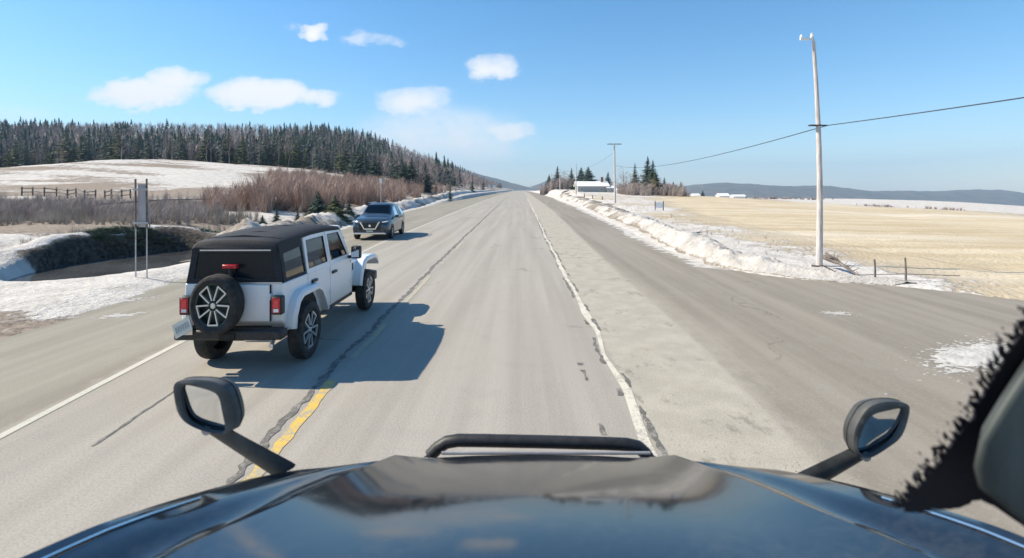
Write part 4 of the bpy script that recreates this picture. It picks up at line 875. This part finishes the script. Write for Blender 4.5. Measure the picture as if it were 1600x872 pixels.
for s_ in (-1, 1):
    def side_poly(yz, off0, off1): # plate on the leaning side plane
        m_ = MB(); n = len(yz); v = [(s_ * (tw(z) + off0), y, z) for y, z in yz] + [(s_ * (tw(z) + off1), y, z) for y, z in yz]
        return m_.add(v, [tuple(range(n)), tuple(range(2 * n - 1, n - 1, -1))] + [(i, (i + 1) % n, n + (i + 1) % n, n + i) for i in range(n)])
    def side_frame(outer, inner, off0, off1):
        m_ = MB(); n = len(outer)
        v = [(s_ * (tw(z) + o_), y, z) for o_ in (off0, off1) for y, z in outer + inner]
        f = []
        for i in range(n):
            j = (i + 1) % n; f += [(i, j, n + j, n + i), (2 * n + i, 2 * n + j, 3 * n + j, 3 * n + i), (i, j, 2 * n + j, 2 * n + i), (n + i, n + j, 3 * n + j, 3 * n + i)]
        return m_.add(v, f)
    # quarter side of the soft top with its window
    qo = [(-.66, 1.193), (.07, 1.193), (.07, 1.70), (-.66, 1.66)]; qi = [(-.58, 1.235), (.03, 1.235), (.02, 1.60), (-.56, 1.56)]
    q = side_frame(qo, qi, -.03, .0).build('soft_top_side', M['black_fabric'], jeep); side_poly(qi, -.02, -.012).build('quarter_window', M['window'], q)
    MB().add([(s_ * (tw(z) - .0), y, z) for y, z in [(-.66, 1.66), (.07, 1.70), (.07, 1.76), (-.66, 1.72)]], [(0, 1, 2, 3)]).build('soft_top_edge', M['black_fabric'], q)
    # doors
    for nm, lo, up, win, hy in [('rear_door', [(.60, .56), (.60, .60), (.555, .74), (.44, .90), (.30, .985), (.10, .99), (.10, 1.188), (.985, 1.188), (.985, .56)], [(.085, 1.186), (.99, 1.186), (.975, 1.735), (.12, 1.72)], [(.16, 1.25), (.925, 1.25), (.91, 1.675), (.20, 1.665)], .30),
                            ('front_door', [(1.0, .56), (1.0, 1.188), (2.02, 1.188), (2.02, .56)], [(1.0, 1.186), (2.0, 1.186), (1.665, 1.735), (1.0, 1.74)], [(1.07, 1.25), (1.90, 1.25), (1.61, 1.68), (1.065, 1.68)], 1.16)]:
        m_ = MB(); m_.prism(lo, 'x', s_ * (BW - .01), s_ * (BW + .012)); d_ = m_.build(nm, M['white_paint'], jeep, bevel=.006)
        side_frame(up, win, -.03, .008).build('window_frame', M['white_paint'], d_)
        ins = [(lerp(.045, y, sum(p[0] for p in win) / 4), lerp(.06, z, 1.46)) for y, z in win]
        side_frame(win, ins, -.03, .003).build('window_seal', M['black_plastic'], d_)
        side_poly(ins, -.018, -.012).build('window', M['window'], d_)
        MB().box(s_ * (BW + .03) - .02, s_ * (BW + .03) + .02, hy - .10, hy + .10, 1.03, 1.075).build('handle', M['black_plastic'], d_, bevel=.012)
        for zz in (.72, 1.08): MB().box(s_ * (BW + .015) - .012, s_ * (BW + .015) + .012, lo[-1][0] - .02, lo[-1][0] + .05, zz, zz + .06).build('hinge', M['white_paint'], d_, bevel=.005)
    # mirror on the front door
    m_ = MB(); m_.box(s_ * .99 - .11, s_ * .99 + .11, 1.86, 1.97, 1.17, 1.40); mr_ = m_.build('side_mirror', M['black_plastic'], jeep, bevel=.035, seg=3)
    MB().box(s_ * .985 - .085, s_ * .985 + .085, 1.850, 1.858, 1.20, 1.37).build('mirror_glass', M['mirror'], mr_); MB().tube([(s_ * .80, 1.93, 1.19), (s_ * .90, 1.92, 1.21)], .03, 8).build('mirror_arm', M['black_plastic'], mr_)
# rear panel of the soft top with window
def rp_(z): return lerp((z - 1.19) / .5, -.70, -.665)
def rear_frame(outer, inner, o0, o1):
    m_ = MB(); n = len(outer); v = [(x, rp_(z) + o_, z) for o_ in (o0, o1) for x, z in outer + inner]; f = []
    for i in range(n):
        j = (i + 1) % n; f += [(i, j, n + j, n + i), (2 * n + i, 2 * n + j, 3 * n + j, 3 * n + i), (i, j, 2 * n + j, 2 * n + i), (n + i, n + j, 3 * n + j, 3 * n + i)]
    return m_.add(v, f)
ro = [(-.78, 1.193), (.78, 1.193), (.685, 1.69), (-.685, 1.69)]; ri_ = [(-.66, 1.25), (.66, 1.25), (.60, 1.61), (-.60, 1.61)]
q = rear_frame(ro, ri_, 0, .03).build('soft_top_back', M['black_fabric'], jeep)
m_ = MB(); n = 4; m_.add([(x, rp_(z) + .012, z) for x, z in ri_] + [(x, rp_(z) + .02, z) for x, z in ri_], [(0, 1, 2, 3), (7, 6, 5, 4)]); m_.build('rear_window', M['rear_vinyl'], q)
MB().box(-.55, .60, -.715, -.70, 1.615, 1.63).build('zip', M['silver'], q); MB().box(.02, .78, -.722, -.703, 1.194, 1.206).build('sill_trim', M['silver'], jeep)
# windscreen
for (nm, pr, m__) in [('windscreen', [(-.70, 2.06, 1.21), (.70, 2.06, 1.21), (.62, 1.72, 1.74), (-.62, 1.72, 1.74)], M['window'])]:
    MB().add(pr, [(0, 1, 2, 3)]).build(nm, m__, jeep)
mb = MB()
for s_ in (-1, 1): mb.tube([(s_ * .74, 2.07, 1.19), (s_ * .65, 1.73, 1.755)], .035, 8)
mb.tube([(-.65, 1.73, 1.755), (.65, 1.73, 1.755)], .03, 8); mb.tube([(-.74, 2.08, 1.20), (.74, 2.08, 1.20)], .03, 8); mb.build('windscreen_frame', M['white_paint'], jeep, True)
# seats and dash, seen through the glass
for sx_, sy_ in ((-.38, 1.0), (.38, 1.0), (-.38, .15), (.38, .15)):
    m_ = MB(); m_.box(sx_ - .23, sx_ + .23, sy_, sy_ + .5, .9, 1.05); m_.prism([(sy_ - .02, 1.0), (sy_ + .1, 1.0), (sy_, 1.5), (sy_ - .1, 1.5)], 'x', sx_ - .22, sx_ + .22); m_.box(sx_ - .13, sx_ + .13, sy_ - .12, sy_ - .03, 1.52, 1.68); m_.build('seat', M['interior'], jeep, bevel=.03)
m_ = MB(); m_.box(-.72, .72, 1.75, 2.05, 1.0, 1.22); m_.build('dashboard', M['interior'], jeep, bevel=.03)
# rear: tailgate, lamps, bumper, plate, spare
tg = MB().box(-.60, .60, -.735, -.703, .70, 1.175).build('tailgate', M['white_paint'], jeep, bevel=.012)
MB().box(.58, .62, -.75, -.70, .98, 1.06).build('hinge', M['white_paint'], tg, bevel=.006); MB().box(-.40, -.20, -.76, -.737, .95, .99).build('handle', M['black_plastic'], tg, bevel=.008)
for s_ in (-1, 1):
    tl = MB().box(s_ * .735 - .085, s_ * .735 + .095, -.80, -.69, .80, 1.04).build('tail_light', M['black_plastic'], jeep, bevel=.02)
    MB().box(s_ * .735 - .06, s_ * .735 + .07, -.812, -.803, .83, 1.015).build('lens', M['red_lens'], tl, bevel=.003); MB().box(s_ * .735 - .03, s_ * .735 + .05, -.818, -.814, .895, .995).build('lamp', M['red_bright'], tl); MB().box(s_ * .735 - .03, s_ * .735 + .05, -.818, -.814, .84, .882).build('reversing_lamp', M['lamp'], tl)
MB().prism([(-.86, .49), (.86, .49), (.86, .60), (.78, .625), (-.78, .625), (-.86, .60)], 'y', -.86, -.66).build('rear_bumper', M['black_plastic'], jeep, bevel=.03)
MB().box(-.12, .12, -.88, -.862, .50, .58).build('tow_hitch', M['chassis'], jeep)
bl = MB().box(-.13, .09, -.80, -.72, 1.395, 1.445).build('brake_light', M['red_lens'], jeep, bevel=.01); MB().tube([(-.02, -.76, 1.30), (-.02, -.76, 1.40)], .03, 8).build('brake_light_stalk', M['black_plastic'], bl)
MB().tube([(.34, -.735, 1.24), (.10, -.728, 1.262), (-.05, -.726, 1.275)], .009, 6).build('rear_wiper', M['black_plastic'], jeep)
for x_ in (-.605, .605): MB().box(x_ - .002, x_ + .002, -.739, -.70, .70, 1.175).build('tailgate_gap', M['chassis'], jeep)
spw = wheel(jeep, 'spare_wheel', -.13, -.90, .965, .378, .25, 1, rot=(0, 0, R(-90)))
MB().lathe([(0, 0), (.17, 0), (.17, .16), (0, .16)], 16).build('carrier', M['black_plastic'], jeep, loc=(-.13, -.74, .965), rot=(0, 0, R(-90)))
pl = MB().box(-.155, .155, -.006, .006, -.09, .09).build('number_plate', M['plate'], jeep, loc=(-.60, -1.0, .70), rot=(R(-4), R(-24), R(-6)))
mb = MB()
for k in range(6): mb.box(-.12 + k * .042, -.095 + k * .042, -.0085, -.0065, -.035, .04)
mb.build('plate_marks', M['plate_ink'], pl)
MB().box(-.72, -.46, -.985, -.90, .60, .72).build('plate_holder', M['chrome'], jeep, bevel=.005)
for s_, y in ((-1, 0), (1, 0), (-1, 3.008), (1, 3.008)): wheel(jeep, 'wheel', s_ * .80, y, .403, .403, .255, s_)
MB().tube([(.60, 2.1, 1.15), (.62, 2.12, 1.55)], .006, 5).build('aerial', M['black_plastic'], jeep)

# oncoming dark crossover: lofted body, local +y is its tail, front faces the camera
suv = thing('crossover_car', (-7.42, 24.75, .006), 'dark slate blue crossover coming the other way behind the white car', 'car', None, R(2.5)); suv.scale = (1, 1, 1.04)
# station: y, half-width low, half-width belt, half-width top, z bottom, z belt, z top
ST = [(0, .62, .70, .55, .34, .66, .84), (.07, .80, .84, .66, .26, .70, .93), (.30, .88, .90, .74, .22, .78, 1.0), (.75, .91, .92, .76, .22, .88, 1.06), (1.25, .915, .92, .74, .22, .95, 1.12), (1.40, .915, .92, .72, .22, .96, 1.18), (2.05, .915, .92, .62, .22, .98, 1.62), (2.4, .915, .92, .62, .22, .99, 1.69),
      (3.2, .915, .92, .61, .22, 1.01, 1.68), (3.9, .91, .91, .58, .24, 1.04, 1.60), (4.3, .88, .89, .57, .28, 1.05, 1.48), (4.52, .85, .86, .60, .32, 1.0, 1.12), (4.6, .72, .76, .60, .40, .95, 1.0)]
rows = []
for (y, a, b_, c_, z0, z1, z2) in ST:
    half = [(a * .86, z0), (a, z0 + .10), (b_, (z0 + z1) / 2), (b_ * .985, z1), (lerp(.9, b_, c_), lerp(.88, z1, z2)), (c_ * .8, z2 - .006), (c_ * .4, z2 + .012)]
    rows.append([(x, y, z) for x, z in half] + [(0, y, z2 + .018)] + [(-x, y, z) for x, z in reversed(half)])
mb = MB(); mb.grid(rows); mb.f += [tuple(range(15)), tuple(range((len(rows) - 1) * 15, len(rows) * 15))]
sb = mb.build('body', M['slate_paint'], suv, True)
def on_side(y, tz, s_, off=.006):   # point on the greenhouse side between belt (0) and roof (1)
    ys = [q[0] for q in ST]; b_ = np.interp(y, ys, [q[2] for q in ST]) * .985; c_ = np.interp(y, ys, [q[3] for q in ST]); z1 = np.interp(y, ys, [q[5] for q in ST]); z2 = np.interp(y, ys, [q[6] for q in ST]); zt = lerp(.88, z1, z2); xt = lerp(.9, b_ / .985, c_)
    return (s_ * (lerp(tz, b_, xt) + off), y, lerp(tz, z1, zt) + off * .3)
for s_ in (-1, 1):
    for (y0, y0t, y1, y1t) in ((1.62, 2.02, 2.46, 2.46), (2.56, 2.56, 3.35, 3.35), (3.43, 3.43, 4.0, 3.9)):
        MB().add([on_side(y0, .10, s_), on_side(y1, .10, s_), on_side(y1t, .90, s_), on_side(y0t, .90, s_)], [(0, 1, 2, 3)]).build('side_window', M['window_dark'], suv)
    MB().prism([(-.11, 1.0), (.10, 1.0), (.12, 1.12), (-.08, 1.14)], 'y', 1.45, 1.62).build('side_mirror', M['slate_paint'], suv, bevel=.03, loc=(s_ * 1.0, 0, 0))
    MB().prism([(.50 * s_, .80), (.83 * s_, .85), (.85 * s_, .91), (.74 * s_, .90), (.52 * s_, .845)], 'y', .02, .30).build('headlight', M['lamp'], suv, bevel=.01)
    MB().box(s_ * .66 - .10, s_ * .66 + .10, .02, .14, .38, .50).build('fog_lamp', M['black_plastic'], suv, bevel=.015)
    MB().box(s_ * .62 - .02, s_ * .62 + .02, 2.2, 3.9, 1.70, 1.725).build('roof_rail', M['chrome'], suv, bevel=.008)
    for y in (.88, 3.6):
        MB().lathe([(0, -.02), (.37, -.02), (.37, .02), (0, .02)], 24).build('wheel_arch', M['black_plastic'], suv, loc=(s_ * .905, y, .36)); wheel(suv, 'wheel', s_ * .835, y, .335, .335, .22, s_)
def wsx(x, t_): y = lerp(t_, 1.44, 2.0); return (x, y - .02, float(np.interp(y, [q[0] for q in ST], [q[6] for q in ST])) + .03)
MB().grid([[wsx(x * .66, 0.02), wsx(x * .60, .5), wsx(x * .56, .97)] for x in (-1, -.5, 0, .5, 1)]).build('windscreen', M['window_dark'], suv, True)
MB().prism([(-.50, .48), (.50, .48), (.56, .80), (.50, .84), (-.50, .84), (-.56, .80)], 'y', -.02, .05).build('grille', M['black_plastic'], suv, bevel=.01)
mb = MB()
for s_ in (-1, 1): mb.prism([(s_ * .22, .50), (s_ * .28, .50), (s_ * .50, .86), (s_ * .42, .86)], 'y', -.05, -.018)
mb.box(-.25, .25, -.05, -.018, .50, .555); mb.build('grille_trim', M['chrome'], suv)
MB().lathe([(0, -.01), (.055, -.008), (.062, .01)], 18).build('emblem', M['chrome'], suv, loc=(0, -.035, .68), rot=(0, 0, R(-90)))
MB().prism([(-.80, .28), (.80, .28), (.72, .36), (-.72, .36)], 'y', -.03, .12).build('bumper_trim', M['chrome'], suv, bevel=.01)
MB().box(-.16, .16, -.055, -.035, .385, .47).build('number_plate', M['plate'], suv)

# ------------------------------------------------------------------ the truck the camera rides in
XC = .06
truck = thing('semi_truck', (XC, 0, 0), 'dark glossy truck front with hood mirrors and grille bar, filling the bottom of the view', 'truck')
def prof(y):     # hood centre line, nose falling toward the front
    ys = np.linspace(2.3, .5, 60); sl_ = np.interp(ys, [.5, 1.0, 1.2, 1.45, 1.65, 1.9, 2.3], [4, 7, 9.0, 13.0, 15.8, 17.5, 20.5])
    z = 1.255 + np.concatenate([[0], np.cumsum(np.tan(np.radians((sl_[1:] + sl_[:-1]) / 2)) * -np.diff(ys))])
    return np.interp(y, ys[::-1], z[::-1])
crease = lambda y: float(np.interp(y, [.5, 1.0, 1.3, 1.55, 1.95, 2.25, 2.3], [1.06, 1.0, .90, .79, .69, .63, .62]))
outer = lambda y: float(np.interp(y, [.5, 1.0, 1.3, 1.6, 1.8, 2.0, 2.15, 2.25, 2.3], [1.27, 1.23, 1.16, 1.07, 1.02, .94, .82, .69, .64]))
FO = lambda y: float(np.interp(y, [.5, 1.0, 1.3, 1.6, 2.0, 2.3], [.07, .06, .05, .03, .0, -.03]))
yh = list(np.linspace(.55, 2.26, 46)); nose = [(2.29, -.008), (2.33, -.03), (2.36, -.07), (2.38, -.14), (2.39, -.3), (2.39, -.6)]
rows = []
for y in yh: rows.append([(k * (crease(y) - .004), y, float(prof(y)) - .012 * k * k + .020 * (max(0, abs(k) - .6) / .4) ** 2) for k in np.linspace(-1, 1, 41)])
z26 = float(prof(2.26))
for y, dz in nose: rows.append([(k * (crease(2.26) - .004), y - .06 * k * k * k * k, z26 + dz - .012 * k * k + .020 * (max(0, abs(k) - .6) / .4) ** 2) for k in np.linspace(-1, 1, 41)])
MB().grid(rows).build('hood', M['hood_paint'], truck, True)
for s_ in (-1, 1):
    rows = []
    for y in [v for v in yh if v <= 2.25] + [2.26]:
        c_, o_ = crease(y) + .004, outer(y); z = float(prof(y)); r = []
        for k in np.linspace(0, 1, 12): r.append((s_ * lerp(k, c_, o_), y, z - .004 - .018 * math.sin(math.pi * min(1, k * 1.6)) + k * k * FO(y)))
        for dx, dz in [(.012, .008), (.03, .03), (.045, .07), (.055, .14), (.06, .35), (.06, .7)]: r.append((s_ * (o_ + dx), y + dx * .7, z - .004 + FO(y) - dz))
        rows.append(r)
    MB().grid(rows).build('fender', M['hood_paint'], truck, True)
    MB().tube([(s_ * (crease(y) + .012), y, float(prof(y)) - .008) for y in np.linspace(.6, 2.2, 30)], .003, 6).build('hood_seal', M['black_plastic'], truck, True)
    MB().tube([(s_ * (lerp(.86, crease(y), outer(y))), y, float(prof(y)) + .74 * FO(y)) for y in np.linspace(.6, 1.55, 20)], .003, 6).build('fender_trim', M['chrome'], truck, True)
    MB().box(s_ * 1.25 - .03, s_ * 1.25 + .03, -2.6, .42, .7, 2.15).build('cab_side', M['cab_paint'], truck, bevel=.02)
for s_ in (-1, 1):
    MB().box(-.03, .03, -.012, .012, -.004, .012).build('washer_nozzle', M['black_plastic'], truck, bevel=.004, loc=(s_ * .42, 1.16, float(prof(1.16)) + .004), rot=(R(-9), 0, 0))
# light lip in front of the hood and the grille bar
LB = 2.50
MB().tube([P(x, 708, 2.40) - Vector((XC, 0, 0)) for x in (690, 760, 860, 960, 1016)], .008, 8).build('hood_lip', M['steel'], truck, True)
bar = [(672, 712), (684, 700), (698, 691), (716, 688), (760, 688.5), (860, 690.5), (950, 693), (980, 694.5), (996, 698), (1008, 708), (1016, 720)]
gb = MB().tube([P(a_, b_, LB) - Vector((XC, 0, 0)) for a_, b_ in bar], .031, 14).build('grille_bar', M['bar'] if 'bar' in M else M['black_plastic'], truck, True)
for px in (672, 1016): p = P(px, 716, LB) - Vector((XC, 0, 0)); MB().tube([p, p + Vector((0, .01, -.7))], .036, 12).build('bar_leg', M['black_plastic'], truck, True)
# hood mirrors
def hood_mirror(outl, gl, zoom, ox, oy, Yd, arm, back_shift, seg_label):
    cv_ = lambda pts, Y: [P(a_ / zoom + ox, b_ / zoom + oy, Y) - Vector((XC, 0, 0)) for a_, b_ in pts]
    f0 = cv_(outl, Yd); n = len(f0); c0 = sum(f0, Vector()) / n
    def smooth(pts, it=2):
        for _ in range(it):
            pts = [q for i in range(len(pts)) for q in (pts[i].lerp(pts[(i + 1) % len(pts)], .25), pts[i].lerp(pts[(i + 1) % len(pts)], .75))]
        return pts
    o0 = smooth(f0); g0 = smooth(cv_(gl, Yd)); c0 = sum(o0, Vector()) / len(o0); cg = sum(g0, Vector()) / len(g0)
    m_ = MB(); rings = [[cg.lerp(p, 1.02) + Vector((0, .012, 0)) for p in g0]]
    N = len(o0)
    for sc, dy in [(.985, -.004), (1.0, .006), (1.0, .018), (.975, .036), (.88, .058), (.6, .072), (.2, .076)]: rings.append([c0 + (p - c0) * sc + Vector((back_shift * dy, dy, 0)) for p in o0])
    v = []; rr = []
    for ring in rings[1:]: rr.append(ring + [ring[0]])
    m_.grid(rr); m_.f.append(tuple(len(m_.v) - N - 1 + i for i in range(N)))
    o_ = m_.build('hood_mirror', M['dusty_plastic'], truck, True)
    # front bezel between outline and glass
    b_ = MB(); k = 48
    def resample(pts, ctr):
        res = []
        for i in range(k):
            a_ = 2 * math.pi * i / k; d = Vector((math.cos(a_), 0, math.sin(a_))); best = 0
            for j in range(len(pts)):
                p, q = pts[j] - ctr, pts[(j + 1) % len(pts)] - ctr; den = (q.x - p.x) * d.z - (q.z - p.z) * d.x
                if abs(den) < 1e-9: continue
                tt_ = (p.z * d.x - p.x * d.z) / den
                if 0 <= tt_ <= 1:
                    h = p.lerp(q, tt_); pr = h.x * d.x + h.z * d.z
                    if pr > best: best = pr
            res.append(ctr + d * best)
        return res
    A, G = resample(o0, cg), resample(g0, cg)
    b_.grid([[p + Vector((0, -.003, 0)), p.lerp(q, .5) + Vector((0, -.008, 0)), q + Vector((0, -.004, 0)), q + Vector((0, .010, 0))] for p, q in zip(A + [A[0]], G + [G[0]])]); b_.build('bezel', M['dusty_plastic'], o_, True)
    mg_ = MB(); rings = [[cg.lerp(p, s2) + Vector((0, .014 - .005 * (1 - s2 * s2) - (p.z - cg.z) * s2 * .085, 0)) for p in G + [G[0]]] for s2 in (1.0, .8, .6, .4, .2, .02)]; mg_.grid(rings); mg_.build('mirror_glass', M['mirror'], o_, True)
    sr = [c0 + (p - c0) * .99 + Vector((back_shift * .03, .03, 0)) for p in o0]; MB().tube(sr + [sr[0], sr[1]], .0022, 5).build('housing_seam', M['rubber'], o_)
    # arm: a tapered flattened beam
    am = MB(); a0, a1, e0, e1, Ye = arm
    A0, A1 = cv_([a0, a1], Yd + .05); E0, E1 = cv_([e0, e1], Ye); rw = []
    for t_ in np.linspace(0, 1, 7):
        p, q = A0.lerp(E0, t_), A1.lerp(E1, t_); up = (p - q); th = Vector((0, .03, .0)); m2 = (p + q) / 2
        rw.append([p, p.lerp(q, .5) - th, q, p.lerp(q, .5) + th * 1.6, p])
    am.grid(rw); ao = am.build('mirror_arm', M['dusty_plastic'], o_)
    pv_ = (A0 + A1) / 2; MB().lathe([(0, -.028), (.012, -.026), (.018, -.016), (.018, .02), (0, .022)], 14, 'y' if False else 'z').build('pivot_bolt', M['steel'], ao, True, loc=pv_ + Vector((0, -.01, 0)), rot=(R(90), 0, 0))
    b2_ = ao.modifiers.new('sub', 'SUBSURF'); b2_.levels = 2; b2_.render_levels = 2; ao.data.polygons.foreach_set('use_smooth', [True] * len(ao.data.polygons))
    return o_
hood_mirror([(100, 100), (150, 66), (290, 62), (410, 72), (505, 120), (545, 220), (572, 330), (572, 415), (540, 460), (470, 472), (350, 462), (205, 400), (140, 325), (115, 220)],
            [(160, 115), (205, 98), (300, 120), (410, 152), (452, 190), (472, 290), (500, 420), (494, 462), (440, 462), (340, 440), (225, 392), (188, 320), (168, 210)], 4.844, 250, 580, 1.86,
            ((545, 445), (225, 400), (1060, 720), (790, 790), 2.0), .25, '')
hood_mirror([(518, 400), (520, 290), (570, 190), (620, 120), (700, 85), (800, 75), (910, 92), (925, 130), (895, 260), (850, 350), (740, 425), (640, 486), (580, 485), (535, 450)],
            [(545, 385), (575, 300), (605, 220), (660, 165), (760, 142), (872, 118), (890, 145), (868, 240), (820, 340), (740, 410), (640, 470), (585, 470), (550, 430)], 4.5875, 1220, 610, 1.86,
            ((505, 410), (650, 485), (60, 620), (330, 690), 2.0), -.2, '')
# right windscreen corner: dark dotted border and the grey pillar trim
def wp(px, py, Y): return P(px, py, Y) - Vector((XC, 0, 0))
YW = .74
edge = [(1640, 470), (1600, 520), (1578, 548), (1556, 590), (1538, 618), (1520, 655), (1492, 690), (1470, 722), (1446, 752), (1424, 778), (1412, 800), (1440, 802), (1468, 797), (1500, 794), (1530, 782), (1552, 790), (1640, 850), (1700, 850), (1700, 440)]
rag = []
for i, (a_, b_) in enumerate(edge[:-3]):
    c_, d_ = edge[i + 1]; L = math.hypot(c_ - a_, d_ - b_); n = max(1, int(L / 7))
    for k in range(n):
        tq = k / n; x, y = lerp(tq, a_, c_), lerp(tq, b_, d_)
        if i < 15: jj = random.uniform(0, 9) * (1 if k % 2 else -.25); x -= jj * .75; y += jj * .55 - (jj * 1.0 if i > 9 else 0)
        rag.append((x, y))
rag += edge[-3:]
v0 = [wp(x, y, YW + (y - 640) * .0003) for x, y in rag]; n = len(v0); mb = MB(); mb.add(v0 + [p + Vector((0, .004, 0)) for p in v0], [tuple(range(n)), tuple(range(2 * n - 1, n - 1, -1))] + [(i, (i + 1) % n, n + (i + 1) % n, n + i) for i in range(n)])
mb.build('windscreen_border', M['trim_black'], truck)
mb = MB()
for k in range(230):
    i = random.randint(0, 9); tq = random.random(); x, y = lerp(tq, edge[i][0], edge[i + 1][0]), lerp(tq, edge[i][1], edge[i + 1][1]); off = abs(random.gauss(0, 1)) * 12 + 2
    x -= off * .85; y -= off * .45; s1, s2 = random.uniform(2.2, 5.2), random.uniform(4, 9.5); s_ = max(.2, 1 - off / 50); a_ = R(-62 + random.uniform(-10, 10)); m_ = 9
    ring = []
    for q in range(m_):
        th = 6.283 * q / m_; u, w2 = s2 * s_ * math.cos(th), s1 * s_ * math.sin(th); ring.append(wp(x + u * math.cos(a_) - w2 * math.sin(a_), y - (u * math.sin(a_) * -1) * -1 + w2 * math.cos(a_), YW + (y - 640) * .0003))
    mb.add(ring + [p + Vector((0, .003, 0)) for p in ring], [tuple(range(m_)), tuple(range(2 * m_ - 1, m_ - 1, -1))] + [(q, (q + 1) % m_, m_ + (q + 1) % m_, m_ + q) for q in range(m_)])
dts = mb.build('border_dots', M['trim_black'], truck); dts['kind'] = 'stuff'
pil = [(1750, 380), (1648, 510), (1600, 580), (1560, 640), (1530, 690), (1520, 735), (1528, 766), (1560, 792), (1600, 824), (1700, 900), (1880, 1120), (2050, 1080), (2120, 400), (2260, -330), (2090, -360), (1900, 100)]
fr = [wp(x, y, .66) for x, y in pil]; bk = [p * 1.0 + Vector((.05, .05, 0)) for p in fr]; n = len(fr)
MB().add(fr + bk, [tuple(range(n)), tuple(range(2 * n - 1, n - 1, -1))] + [(i, (i + 1) % n, n + (i + 1) % n, n + i) for i in range(n)]).build('pillar_trim', M['trim_grey'], truck, bevel=.012, seg=3)

# ------------------------------------------------------------------ air
if HAZE:
    hm = bpy.data.materials.new('haze_air'); hm.use_nodes = True; hm.node_tree.nodes.clear(); t = NT(hm.node_tree)
    pv = t.n('ShaderNodeVolumePrincipled'); pv.inputs['Color'].default_value = (.54, .76, 1.0, 1); pv.inputs['Density'].default_value = HAZE; pv.inputs['Anisotropy'].default_value = 0
    t.put(t.n('ShaderNodeOutputMaterial').inputs['Volume'], pv.outputs[0])
    zs = GZ.min(); MB().box(-6500, 6500, -600, 9500, float(min(zs, ZZ.min())) - 2, float(max(GZ.max(), ZZ.max())) + 40).build('haze', hm)['kind'] = 'stuff'
